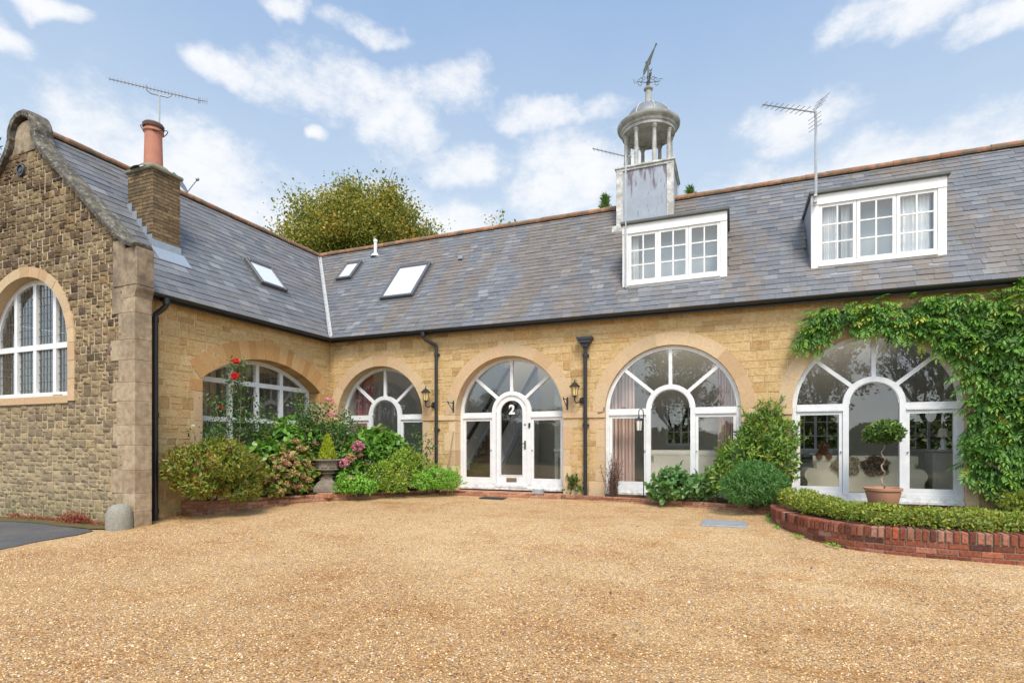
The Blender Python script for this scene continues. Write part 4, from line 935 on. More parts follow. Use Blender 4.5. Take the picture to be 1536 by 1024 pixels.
M_CHB = mat('chimney_brick', lambda t: (lambda q, P, n: bsdf(t, t.mix(t.rng(t.noise(P, 3, 5), .5, .68, 0, .75), t.mix(t.rng(n, .4, .66), t.mix(1, t.ramp(q, [(0, (.17, .12, .07)), (.5, (.27, .19, .105)), (1, (.34, .25, .15))]), (.55, .53, .5), 'MULTIPLY'), t.ramp(q, [(0, (.17, .12, .07)), (.5, (.27, .19, .105)), (1, (.34, .25, .15))])), (.09, .075, .055)), .92, n, .7, .01, spec=.2))(rndattr(t), pos(t), t.noise(pos(t), 24, 6, .7)))
ch = b.build('chimney', M_CHB, wing)
b = MB(); b.bbox(X0 - .05, X1 + .05, Y0 - .05, Y1 + .05, zc_, zc_ + .08, .02); b.lathe([(.44, .07), (.36, .10), (.29, .17), (.27, .2)], ((X0 + X1) / 2, (Y0 + Y1) / 2, zc_), 20); b.build('chimney_cap', plain('mossy_mortar', (.20, .19, .13), .95, var=.5, scale=10), ch, smooth=True)
b = MB(); b.lathe([(.18, .15), (.18, .25), (.163, .93), (.166, .95), (.198, .98), (.198, 1.01), (.168, 1.03), (.17, 1.06)], ((X0 + X1) / 2 - .03, (Y0 + Y1) / 2, zc_), 28); b.build('chimney_pot', M_CHPOT, ch, smooth=True)
b = MB(); b.lathe([(.17, 1.06), (.203, 1.065), (.207, 1.13), (.185, 1.16), (.14, 1.15), (.13, .9), (.001, .9)], ((X0 + X1) / 2 - .03, (Y0 + Y1) / 2, zc_), 28); b.build('pot_rim', plain('sooty_clay', (.10, .055, .045), .85, var=.4), ch, smooth=True)
b = MB(RW); v0 = (EX - X1) / CP
b.box(Y0 - .06, Y1 + .06, v0 - .42, v0 - .02, .02, .03); b.T = None; b.box(X1 + .004, X1 + .016, Y0 - .02, Y1 + .01, EZ + SL * (EX - X1) - .1, EZ + SL * (EX - X1) + .16)
for k in range(5):
    xa, xb = X0 + (X1 - X0) * k / 5 + .01, X0 + (X1 - X0) * (k + 1) / 5; za = EZ + SL * (EX - xa); b.box(xa, xb - .005, Y0 - .018, Y0 - .007, za - .3, za + .09)
b.build('lead_flashing', plain('blue_lead', (.34, .39, .45), .45, .3, .2), ch)

# ------------------------------------------------------------------ rooms seen through the glass
b = MB(); b.box(-10.0, 11, 12.3 + .43, 17.6, FLOOR - .1, FLOOR); main_floor = b.build('floor', M_WOODF, main)
b = MB(); b.box(-10.0, -7.0, 12.3 + .43, 14.7, 3.72, 3.80); b.box(-7.0, -3.2, 12.3 + .43, 13.6, 3.72, 3.80); b.box(-3.2, 11, 12.3 + .43, 14.7, 3.72, 3.80)  # stops short so daylight from the added rear openings reaches the rooms
for x0, x1 in ((-2.30, -.19), (1.52, 3.65)): b.box(x0, x1, 12.72, 14.6, 6.08, 6.12); b.box(x0, x1, 12.74, 14.6, 4.60, 4.64)
b.build('ceiling', M_CEIL, main)
FW = [(-1.95, -1.05, 1.15, 2.35), (1.55, 2.75, 1.0, 2.2), (4.2, 5.4, 1.0, 2.2), (-9.3, -8.3, 1.1, 2.3)]
b = MB(); xs = sorted({-10.2, 11.0} | {x for w in FW for x in w[:2]})
for i in range(len(xs) - 1):
    a, c = xs[i], xs[i + 1]; w = next((w for w in FW if w[0] <= a and c <= w[1]), None)
    if w: b.box(a, c, 17.6, 18.0, -.3, w[2]); b.box(a, c, 17.6, 18.0, w[3], 4.1)
    else: b.box(a, c, 17.6, 18.0, -.3, 4.1)
b.box(10.98, 11.3, 12.7, 18.0, -.3, 4.1); b.box(-10.3, -10.05, 12.75, 18.0, -.3, 3.8)
bw = b.build('rear_wall', M_PLST, main)
for (a, c, d, e) in FW:
    b = MB(); f = .06
    for x in (a, (a + c) / 2 - f / 2, c - f): b.box(x, x + f, 17.66, 17.72, d, e)
    for z in (d, d + (e - d) / 3, d + 2 * (e - d) / 3, e - f): b.box(a, c, 17.67, 17.71, z, z + (f if z in (d, e - f) else .025))
    for x in (a + (c - a) * .26, a + (c - a) * .74): b.box(x - .012, x + .012, 17.675, 17.705, d, e)
    b.build('far_window', M_WHT, main)
b = MB(); b.box(-7.12, -7.0, 12.76, 17.6, FLOOR, 3.72); b.build('partition_wall', M_PLST, main)
b = MB(); b.box(-3.30, -3.18, 12.76, 17.6, FLOOR, 3.72); b.k = 1; b.box(-4.25, -3.305, 13.5, 13.6, FLOOR, 3.72); b.k = 2; b.box(-4.27, -3.31, 13.47, 13.498, 1.0, 1.06); b.box(-4.27, -3.31, 13.48, 13.499, FLOOR, .22)
b.build('partition_wall', [M_PLST, M_PLSG, M_WHT], main)
# staircase, rising away from the front door along the left wall of the hall
b = MB(); n = 14; y0, y1, z0, z1 = 13.65, 17.35, FLOOR, 2.86; xa, xb = -6.98, -6.02
for i in range(n):
    y = y0 + (y1 - y0) * i / n; z = z0 + (z1 - z0) * (i + 1) / n; b.box(xa, xb - .002, y, y + (y1 - y0) / n + .03, z - .04, z); b.box(xa, xb - .002, y, y + .02, z - (z1 - z0) / n, z - .041)
T = frame((xb, 0, 0), (0, 1, 0), (0, 0, 1), (1, 0, 0)); b.T = T; b.k = 1; b.bar((y0 - .1, z0 + .06), (y1, z1 + .08), .20, 0, .035); b.bar((y0 - .05, z0 + .22), (y1, z1 + .24), .05, -.01, .05)
for i in range(30):
    y = y0 + .1 + i * .118; z = z0 + (z1 - z0) * (y - y0) / (y1 - y0); b.box(y - .016, y + .016, z + .12, z + 1.0, .002, .032)
b.box(y0 - .12, y0 - .03, z0, z0 + 1.25, -.03, .05)
b.k = 2; b.bar((y0 - .05, z0 + 1.06), (y1, z1 + 1.06), .08, -.015, .06); b.k = 3
b.prism([(y0 + .1, z0), (y1, z0), (y1, z1 - .12)], -.02, .012)
b.T = frame((-6.998, 0, 0), (0, 1, 0), (0, 0, 1), (1, 0, 0)); b.k = 1; b.bar((y0 - .2, z0 + .12), (y1, z1 + .28), .06, 0, .02)
b.build('staircase', [M_WOODF, M_WHT, M_DARK, M_PLST], main)
b = MB(frame((-6.998, 0, 0), (0, 1, 0), (0, 0, 1), (1, 0, 0))); b.bar((y0 - .1, z0 + .98), (y1, z1 + 1.1), .075, .04, .10); b.build('handrail', M_DARK, main)
t = thing('radiator', (-3.83, 13.36, FLOOR), 'cream column radiator in the hall behind the right side of the front door', 'radiator')
for i in range(7): b = MB(); x = -4.12 + i * .095; b.tube([(x, 13.33, .2), (x, 13.33, .84)], .026, 8); b.tube([(x, 13.39, .2), (x, 13.39, .84)], .026, 8); b.tube([(x, 13.31, .84), (x, 13.41, .84)], .03, 8); b.build('column', M_CAB, t)
for z in (.2, .84): b = MB(); b.tube([(-4.15, 13.36, z), (-3.52, 13.36, z)], .03, 8); b.build('rail', M_CAB, t)
def curtain(name, x0, x1, y, z0, z1, m, label):
    b = MB(); N = 60; v = [(x0 + (x1 - x0) * i / N, y + .045 * math.sin(i * .95) + .012 * math.sin(i * 2.3), z) for z in (z0, z1) for i in range(N + 1)]
    b.add(v, [(i, i + 1, N + 2 + i, N + 1 + i) for i in range(N)]); o = b.build(name, m, origin=((x0 + x1) / 2, y, z0), smooth=True); return tag(o, label, 'curtain')
curtain('curtain', -2.86, -2.12, 12.86, .08, 3.5, M_CURP, 'faded pink striped curtain at the left of the window with the cream sofa')
curtain('curtain', -.32, .22, 12.86, .08, 3.5, M_CURP, 'faded pink striped curtain at the right of the window above the tall shrub')
curtain('curtain', -10.0, -9.42, 12.95, .08, 3.4, M_CURR, 'dark red striped curtain inside the arched window behind the hydrangeas')

def sofa(x0, x1, y, h, m, label):
    b = MB(); w = .26; zf = FLOOR
    b.bbox(x0 + w * .7, x1 - w * .7, y, y + .20, zf + .08, h, .05); n = 12
    T0 = frame((0, y - .01, 0), (1, 0, 0), (0, 0, 1), (0, -1, 0)); b.T = T0
    ah = zf + (h - zf) * .74
    for sg, xa in ((-1, x0), (1, x1)):
        cxs = xa - sg * .15; pts = [(cxs + .15 * math.cos(R(a)), ah - .15 + .15 * math.sin(R(a))) for a in range(0, 361, 20)][:-1]
        b.prism(pts, -.85, 0.0)
        poly = [(xa - sg * .34, zf + .06), (xa - sg * .04, zf + .06), (xa - sg * .06, ah - .3), (xa - sg * .02, ah - .22), (xa - sg * .28, ah - .1), (xa - sg * .36, ah - .2)]
        if sg < 0: pass
        b.prism(poly, -.84, -.005)
    b.T = None; b.bbox(x0 + .2, x1 - .2, y + .2, y + .95, zf + .1, zf + .42, .04)
    pts = [(x0 + w * .7, y + .1, h - .03), (x1 - w * .7, y + .1, h - .03)]; b.tube([(x0 + .16, y + .09, h - .05), (x1 - .16, y + .09, h - .05)], .10, 12)
    for x in (x0 + (x1 - x0) * .35, x0 + (x1 - x0) * .67): b.box(x - .004, x + .004, y - .003, y + .01, zf + .1, h - .1)
    s = thing('sofa', ((x0 + x1) / 2, y, FLOOR), label, 'sofa'); b.build('upholstery', m, s, smooth=True)
    for x in (x0 + .12, x1 - .12):
        for yy in (y + .08, y + .85): f = MB(); f.tube([(x, yy, zf), (x, yy, zf + .1)], [.02, .03], 8); f.build('foot', M_DARK, s)
    return s
sofa(-2.0, .1, 13.45, 1.0, M_SOFA, 'cream sofa with its plain back against the window left of the tall shrub')
sofa(1.42, 3.62, 13.4, .90, M_SOFG, 'sage green sofa with rolled arms that the brown dog leans over')
b = MB(); b.bbox(3.72, 4.45, 13.45, 13.95, FLOOR, 1.03, .012); b.bbox(3.69, 4.48, 13.42, 13.98, 1.032, 1.07, .01)
for i in range(2): b.bbox(3.76 + i * .34, 4.07 + i * .34, 13.435, 13.449, .2, .95, .006)
tag(b.build('cabinet', M_CAB, origin=(4.08, 13.7, FLOOR)), 'grey painted cabinet inside the window beside the wisteria', 'cabinet')
t = thing('table_lamp', (3.95, 13.65, 1.072), 'white table lamp standing on the grey cabinet inside', 'lamp')
b = MB(); b.lathe([(.09, 0), (.09, .03), (.04, .06), (.06, .14), (.03, .22), (.02, .3)], (3.95, 13.65, 1.072), 16); b.build('lamp_base', M_BLIND, t, smooth=True)
b = MB(); b.lathe([(.11, .26), (.07, .44)], (3.95, 13.65, 1.072), 20); b.build('lamp_shade', M_SHADE, t, smooth=True)
t = thing('arc_lamp', (-.2, 13.62, FLOOR), 'arched floor lamp with a wide white drum shade behind the cream sofa', 'lamp')
b = MB(); b.lathe([(.16, 0), (.16, .03), (.02, .05)], (.15, 14.4, FLOOR), 20); b.tube([(.15, 14.4, FLOOR + .04), (.16, 14.4, 1.3), (.1, 14.37, 1.75), (-.1, 14.3, 1.98), (-.35, 14.25, 2.0), (-.54, 14.2, 1.9), (-.54, 14.2, 1.75)], .014, 8); b.build('lamp_stand', M_ALU, t, smooth=True)
b = MB(); b.lathe([(.27, 1.50), (.27, 1.79)], (-.54, 14.2, 0), 32); b.build('lamp_shade', M_SHADE, t, smooth=True)
# things on the far table behind the dog
b = MB(); b.bbox(1.55, 2.7, 16.9, 17.5, .78, .83, .01)
for x in (1.6, 2.62):
    for y in (16.95, 17.42): b.bbox(x, x + .05, y, y + .05, FLOOR, .78, .004)
tag(b.build('console_table', M_DARK, origin=(2.1, 17.2, FLOOR)), 'dark table beneath the far window behind the dog', 'table')
for i, (x, r_, h) in enumerate(((1.75, .10, .16), (2.05, .13, .13), (2.5, .09, .22))):
    b = MB(); b.lathe([(.001, 0), (r_ * .5, 0), (r_, h * .5), (r_ * .8, h * .9), (r_ * .85, h), (r_ * .7, h * .95)], (x, 17.15, .832), 16)
    tag(b.build('bowl', M_BLIND, origin=(x, 17.15, .832), smooth=True), ('small white bowl at the left end of the far table', 'wide white bowl in the middle of the far table', 'tall white vase at the right end of the far table')[i], 'vase' if i == 2 else 'bowl')
# wing interior
b = MB(); b.box(-15.7, -10.85, 7.0, 14.8, FLOOR - .1, FLOOR); b.build('floor', M_WOODF, wing)
b = MB(); b.box(-15.75, -10.83, 6.95, 14.9, 4.62, 4.7); b.build('ceiling', M_CEIL, wing)
b = MB()
b.box(-16.2, -15.8, 6.98, 9.2, -.4, 4.0); b.box(-16.2, -15.8, 11.2, 15, -.4, 4.0); b.box(-16.2, -15.8, 9.2, 11.2, -.4, 1.0); b.box(-16.2, -15.8, 9.2, 11.2, 2.6, 4.0); b.box(-15.8, -10.2, 14.9, 15.2, -.4, 4.0); b.build('rear_wall', M_PLST, wing)
b = MB()
for y in (9.2, 9.85, 10.5, 11.14): b.box(-15.9, -15.84, y, y + .06, 1.0, 2.6)
for z in (1.0, 1.8, 2.54): b.box(-15.89, -15.85, 9.2, 11.2, z, z + .05)
b.build('far_window', M_WHT, wing)
for k, (y0, y1) in enumerate(((8.15, 8.5), (11.55, 11.85))):
    pass

# ------------------------------------------------------------------ planters, step, small things outside
def brick_run(b, path, z0, courses, h=.068, L=.215, t=.10, top=None, rg=rnd, gap=.009, depth=.11):
    """courses of bricks along a polyline; the outer face is to the right of the direction of travel"""
    pts = [Vector((p[0], p[1], 0)) for p in path]; seg = [(pts[i + 1] - pts[i]).length for i in range(len(pts) - 1)]; tot = sum(seg)
    def at_(s):
        s = min(max(s, 0), tot); 
        for i, l in enumerate(seg):
            if s <= l or i == len(seg) - 1:
                d = (pts[i + 1] - pts[i]).normalized(); return pts[i] + d * s, d
            s -= l
    def block(s0, s1, za, zb, e0, e1, q):
        (p, d0), (r_, d1) = at_(s0), at_(s1); n0, n1 = Vector((d0.y, -d0.x, 0)), Vector((d1.y, -d1.x, 0)); dd = (r_ - p).normalized(); nn = Vector((dd.y, -dd.x, 0))
        b.T = frame(tuple(p), tuple(dd), (0, 0, 1), tuple(nn)); Lb = (r_ - p).length; b.bbox(0, Lb, za, zb, e0, e1, .007, q); b.T = None
    for c in range(courses):
        s = -(.5 * L if c % 2 else 0)
        while s < tot:
            a, e = max(s, 0) + gap / 2, min(s + L, tot) - gap / 2
            if e - a > .03: block(a, e, z0 + c * (h + gap), z0 + c * (h + gap) + h, -depth, rg.uniform(-.003, .004), rg.random())
            s += L
    zt = z0 + courses * (h + gap)
    if top:
        s = 0; w = .068
        while s < tot - .02: block(s + .004, min(s + w, tot) - .004, zt + rg.uniform(-.003, .003), zt + top + rg.uniform(-.004, .004), -.205, .010 + rg.uniform(-.003, .004), rg.random()); s += w + .009
        zt += top
    # mortar core a little behind the faces
    b.k = 1; s = 0
    while s < tot - .01: block(s, min(s + .12, tot), z0, zt - .012, -(.20 if top else depth) + .004, -.008, .5); s += .12
    b.k = 0
def smooth_path(P, n=8):
    out = []
    for i in range(len(P) - 1):
        p0, p1, p2, p3 = P[max(i - 1, 0)], P[i], P[i + 1], P[min(i + 2, len(P) - 1)]
        for k in range(n):
            t = k / n; out.append(tuple(.5 * ((2 * p1[j]) + (-p0[j] + p2[j]) * t + (2 * p0[j] - 5 * p1[j] + 4 * p2[j] - p3[j]) * t * t + (-p0[j] + 3 * p1[j] - 3 * p2[j] + p3[j]) * t ** 3) for j in (0, 1)))
    out.append(P[-1]); return out
rg = random.Random(31)
PL = smooth_path([(-10.38, 7.86), (-9.86, 8.12), (-9.36, 9.15), (-8.75, 9.98), (-8.0, 10.85), (-7.35, 11.6), (-6.75, 12.0)], 5)
b = MB(); brick_run(b, PL, -.26, 4, rg=rg); M_BM = plain('brick_mortar', (.20, .165, .12), .95, var=.3, scale=20)
tag(b.build('planter_wall', [M_OBR, M_BM], origin=(-9, 9.6, -.2)), 'low old brick edging in front of the hydrangeas and the stone urn', 'planter')
PB = smooth_path([(-3.62, 11.98), (-2.6, 11.9), (-1.3, 11.66), (0, 11.3), (.75, 11.0)], 5)
b = MB(); brick_run(b, PB, -.10, 2, rg=rg); tag(b.build('brick_edging', [M_OBR, M_BM], origin=(-1.5, 11.6, -.08)), 'two course brick edging of the narrow bed beneath the cream sofa window', 'brick edging')
PR = smooth_path([(.66, 11.1), (.60, 10.4), (.70, 9.75), (.97, 9.05), (1.42, 8.52), (2.0, 8.30), (2.8, 8.22), (4.2, 8.2), (5.6, 8.2)], 8)
b = MB(); brick_run(b, PR, -.24, 3, top=.135, rg=rg); tag(b.build('planter_wall', [M_BRK, M_BM], origin=(2, 9, -.24)), 'curved red brick planter wall topped with upright bricks, at the right', 'planter')
def bed(name, pts, z):
    b = MB(); c = (sum(p[0] for p in pts) / len(pts), sum(p[1] for p in pts) / len(pts)); n = len(pts); b.v = [(p[0], p[1], z) for p in pts] + [(c[0], c[1], z + .03)]
    for i in range(n): b.f.append([i, (i + 1) % n, n]); b.r.append(.5); b.mi.append(0)
    return tag(b.build(name, M_SOIL), kind='structure')
def inset(P, d):
    out = []
    for i, p in enumerate(P):
        a, c = P[max(i - 1, 0)], P[min(i + 1, len(P) - 1)]; L = math.dist(a, c); out.append((p[0] - (c[1] - a[1]) / L * d, p[1] + (c[0] - a[0]) / L * d))
    return out
bed('soil', inset(PL, .06) + [(-6.75, 12.29), (-10.39, 12.29)], -.02); bed('soil', inset(PB, .06) + [(1.0, 12.29), (-3.62, 12.29)], .0); bed('soil', inset(PR, .1) + [(6, 12.29), (.8, 12.29)], .03)
b = MB(); brick_run(b, [(-6.72, 11.88), (-3.62, 11.93)], -.10, 1, h=.10, rg=rg)
x = -6.72
while x < -3.66: b.bbox(x + .004, min(x + .215, -3.62) - .004, 11.99, 12.2, -.05, .035 + rg.uniform(-.002, .002), .006, rg.random()); b.bbox(x + .004, min(x + .215, -3.62) - .004, 12.21, 12.52, -.05, .036 + rg.uniform(-.002, .002), .006, rg.random()); x += .223
tag(b.build('door_step', [M_OBR, M_BM], origin=(-5.1, 12.1, -.05)), 'wide worn red brick step below the white front door', 'step')
b = MB(); b.bbox(-5.45, -4.85, 11.50, 11.80, -.075, -.045, .008)
for i in range(9): b.bbox(-5.42 + i * .064, -5.385 + i * .064, 11.52, 11.78, -.044, -.036, .003)
tag(b.build('door_mat', M_BLK, origin=(-5.15, 11.65, -.07)), 'black door mat half sunk in the gravel before the step', 'door mat')
b = MB(); b.bbox(-4.33, -4.05, 11.98, 12.12, .040, .056, .004); b.bbox(-4.30, -4.08, 12.03, 12.05, .057, .14, .004)
for x in (-4.31, -4.09): b.bbox(x - .012, x + .022, 12.0, 12.1, .057, .155, .004)
tag(b.build('boot_scraper', M_GALV, origin=(-4.2, 12.05, .04)), 'small grey metal boot scraper at the right end of the door step', 'boot scraper')
b = MB(); yc = 9.84; b.bbox(-.50, .20, 9.52, 10.17, -.17, -.115, .015); b.bbox(-.46, .16, 9.56, 10.13, -.114, -.106, .004)
tag(b.build('drain_cover', plain('grey_slab', (.27, .285, .295), .7, var=.35, scale=9), origin=(-.15, 9.85, -.15)), 'grey rectangular drain cover lying in the gravel', 'drain cover')
b = MB(); b.lathe([(.20, 0), (.205, .06), (.20, .25), (.185, .33), (.155, .40), (.10, .445), (.05, .46), (.001, .463)], (-10.02, 6.42, -.32), 24)
tag(b.build('guard_stone', M_GRANITE, origin=(-10.02, 6.42, -.32), smooth=True), 'rounded grey guard stone at the foot of the gable corner', 'guard stone')

# lanterns on the wall
def lantern(x, z, side, label):
    y = FAC_Y - .22; t = thing('wall_lantern', (x, y, z), label, 'lantern', 'black wall lanterns with amber glass')
    b = MB(); b.lathe([(.052, .0), (.058, .02), (.088, .20)], (x, y, z), 12); b.build('lantern_glass', M_YGL, t, smooth=True)
    b = MB(); b.lathe([(.001, -.05), (.02, -.045), (.03, -.02), (.062, -.012), (.062, .004), (.05, .006)], (x, y, z), 12); b.lathe([(.088, .2), (.125, .195), (.128, .21), (.10, .235), (.055, .285), (.03, .30), (.012, .31), (.018, .335), (.008, .36), (.001, .385)], (x, y, z), 12)
    for k in range(6): a = R(60 * k); b.tube([(x + .055 * math.cos(a), y + .055 * math.sin(a), z), (x + .09 * math.cos(a), y + .09 * math.sin(a), z + .2)], .006, 5)
    b.build('lantern_cap', M_BLK, t, smooth=True)
    b = MB(); b.tube([(x, y, z - .04), (x, y, z - .12), (x + side * .03, y + .03, z - .16), (x + side * .10, y + .12, z - .13), (x + side * .13, y + .2, z - .1)], .016, 8); b.lathe([(.001, 0), (.06, .0)], (x, y, z - .05), 4) if False else None
    b.T = frame((x + side * .13, FAC_Y - .015, z - .1), (1, 0, 0), (0, 0, 1), (0, -1, 0)); b.arc(0, 0, .001, .075, 0, 2 * math.pi, -.02, .03, 20); b.build('lantern_arm', M_BLK, t, smooth=True); return t
lantern(-7.20, 2.28, 1, 'black wall lantern with amber glass between the hydrangea window and the front door arch'); lantern(-3.33, 2.28, 1, 'black wall lantern with amber glass between the front door and the cream sofa window')
def bracket(x, z, label):
    t = MB(FAC); t.bbox(x - .02, x + .02, z - .16, z + .13, .015, .03, .003); t.tube([(x, z + .07, .03), (x - .02, z + .075, .3)], .010, 6); t.tube([(x, z - .12, .03), (x - .02, z + .06, .26)], .009, 6); t.tube([(x - .02, z + .075 + .03 * math.sin(k * .6), .3 + .03 * math.cos(k * .6) - .03) for k in range(9)], .008, 6)
    return tag(t.build('hanging_bracket', M_BLK, origin=(x, FAC_Y - .015, z)), label, 'bracket', 'iron hanging basket brackets')
bracket(-6.52, 2.14, 'iron hanging basket bracket to the left of the front door arch'); bracket(-3.56, 2.14, 'iron hanging basket bracket to the right of the front door arch')
b = MB(FAC); b.bbox(-2.72, -2.69, 1.86, 2.02, .016, .03, .003); b.tube([(-2.705, 1.9, .03), (-2.78, 1.9, .05), (-2.84, 1.9, .06)], .01, 6); tag(b.build('wall_hook', M_BRASS, origin=(-2.7, FAC_Y, 1.9)), 'small brass hook on the wall left of the cream sofa window', 'hook')
t = thing('garden_lantern', (-1.83, 12.05, 0), 'thin black pole with a small glazed lantern before the pink curtain', 'lantern')
b = MB(); b.tube([(-1.80, 12.08, -.05), (-1.80, 12.06, 1.84), (-1.81, 12.04, 1.92), (-1.85, 12.0, 1.95), (-1.885, 11.97, 1.9), (-1.885, 11.97, 1.80)], .011, 8); b.build('pole', M_BLK, t, smooth=True)
b = MB(); c = (-1.885, 11.97, 1.46); b.lathe([(.001, .34), (.012, .33), (.02, .30), (.05, .28), (.085, .24), (.08, .235)], c, 6); b.lathe([(.06, 0), (.07, .0), (.07, .02), (.05, .022)], c, 6)
for k in range(6): a = R(60 * k); b.tube([(c[0] + .058 * math.cos(a), c[1] + .058 * math.sin(a), c[2]), (c[0] + .078 * math.cos(a), c[1] + .078 * math.sin(a), c[2] + .24)], .006, 5)
b.build('lantern_frame', M_BLK, t); b = MB(); b.lathe([(.05, .02), (.068, .235)], c, 6); b.build('lantern_glass', M_SHADE, t)
b = MB(); b.tube([(-6.68, 12.24, .05), (-6.60, 12.2, .8), (-6.50, 12.24, 1.5)], .011, 6); tag(b.build('garden_cane', M_STEM, origin=(-6.68, 12.24, .05)), 'thin garden cane leaning on the wall left of the front door', 'cane')

# aerials
def aerial(name, label, mast, boom0, boom1, n, half, tiltv, refl, m=M_GALV):
    A, C_ = Vector(boom0), Vector(boom1); d = C_ - A; t = thing(name, mast[0], label, 'aerial')
    b = MB(); b.tube(mast, .017, 8); b.build('mast', m, t, smooth=True)
    b = MB(); b.tube([A, C_], .011, 6); b.build('boom', M_ALU, t)
    e = Vector(tiltv).normalized()
    for i in range(n):
        b = MB()
        p = A + d * ((i + .3) / n) * .86; h = half * (.75 + .35 * i / n) * rnd.uniform(.95, 1.05); b.tube([p - e * h, p + e * h], .0055, 5); b.bbox(p.x - .012, p.x + .012, p.y - .012, p.y + .012, p.z - .018, p.z + .018, .004); b.build('director', M_ALU, t)
    if refl:
        b = MB(); up = Vector(refl[1]).normalized(); q = A + d * .97; bk = d.normalized() * .05
        for s_ in (-1, 1):
            for k in range(1, 5): p = q + up * (s_ * k * refl[0] / 4) + bk * k * .5; b.tube([p - e * half * 1.2, p + e * half * 1.2], .005, 5)
            b.tube([q, q + up * s_ * refl[0] + bk * 2], .008, 6)
        b.build('reflector', M_ALU, t)
    return t
cy_, sy_ = math.cos(R(YAW)), math.sin(R(YAW))
def at(px, py, Z):
    a = (px - 768) / 827.1; return Vector((Z * (-sy_ + a * cy_), Z * (cy_ + a * sy_), CAM_H + (665 - py) / 827.1 * Z))
B0, B1 = at(163, 118, 11.72), at(301, 151, 12.42); MX = at(239, 142, 12.08)
t = aerial('television_aerial', 'long thin television aerial on a mast behind the chimney pot', [(MX.x, MX.y, 6.7), (MX.x, MX.y, MX.z - .02)], B0, B1, 22, .055, (0, 0, 1), (.09, (.3, 1, .4)))
b = MB(); d = (B1 - B0).normalized(); c = MX - Vector((0, 0, .02)); dn = Vector((0, 0, -.01)); b.tube([c - d * .24 + Vector((0, 0, .16)), c - d * .24 + Vector((0, 0, .05)), c - d * .16, c, c + d * .16, c + d * .22 + Vector((0, 0, .05)), c + d * .22 + Vector((0, 0, .09))], .012, 6); b.build('cradle', M_ALU, t, smooth=True)
b = MB(); b.tube([Vector((MX.x - .02, MX.y - .1, 7.98)) + Vector((.30 * math.cos(a), .22 * math.sin(a), .06 * math.sin(2 * a) - .05 * math.cos(a))) for a in [R(15 * i) for i in range(40)]], .009, 5); b.build('cable_loop', M_BLK, t, smooth=True)
b = MB(); dc = Vector((-11.45, 8.62, 6.98)); ax = Vector((.75, .35, .45)).normalized(); s1 = ax.cross(Vector((0, 0, 1))).normalized(); s2 = s1.cross(ax).normalized(); vs = []
for r_ in (0, .07, .14, .21, .235): vs += [dc + ax * (r_ * r_ * .7) + s1 * (r_ * math.cos(R(15 * k))) + s2 * (r_ * math.sin(R(15 * k))) for k in range(24)]
b.add(vs, [(i * 24 + k, i * 24 + (k + 1) % 24, (i + 1) * 24 + (k + 1) % 24, (i + 1) * 24 + k) for i in range(4) for k in range(24)])
ds = thing('satellite_dish', tuple(dc), 'grey satellite dish half hidden behind the brick chimney', 'satellite dish'); b.build('dish', M_ALU, ds, smooth=True)
b = MB(); b.tube([dc, dc + Vector((-.05, -.1, -.25)), Vector((-11.4, 8.5, 6.6))], .02, 6); b.tube([dc - s2 * .28, dc + ax * .4 - s2 * .1], .01, 6); b.ball(dc + ax * .4 - s2 * .1, .04); b.build('arm', M_ALU, ds)
mz = 6.05; m0 = Vector((1.52, 12.53, 5.95)); m1 = at(1224, 150, 11.05); m1.x, m1.y = m0.x + .01, m0.y
bA, bB = at(1144, 157, 10.95), at(1224, 169, 11.06)
t = aerial('television_aerial', 'spiky television aerial on a tall mast at the left corner of the right dormer', [tuple(m0), (m0.x, m0.y, 7.92)], bA, bB, 9, .17, (-.45, .9, .12), (.28, (.25, -.1, 1)))
b = MB(); b.tube([(m0.x, m0.y, 5.98), (m0.x + .015, m0.y, 6.3), (m0.x + .01, m0.y, 7.85)], .0235, 6); b.bbox(m0.x - .03, m0.x + .03, m0.y - .04, m0.y + .07, 6.02, 6.07, .005); b.bbox(m0.x - .03, m0.x + .03, m0.y - .04, m0.y + .07, 6.14, 6.19, .005); b.build('wall_clamp', M_GALV, t)
m0 = Vector((-2.27, 12.56, 4.72)); top = at(938, 232, 12.9); bA, bB = at(889, 223, 12.55), at(944, 236, 13.0)
t = aerial('television_aerial', 'small television aerial on a pole at the left edge of the dormer below the cupola', [tuple(m0), (m0.x, m0.y, 7.72)], bA, bB, 8, .11, (-.3, .5, 1), (.30, (.5, .3, .8)))

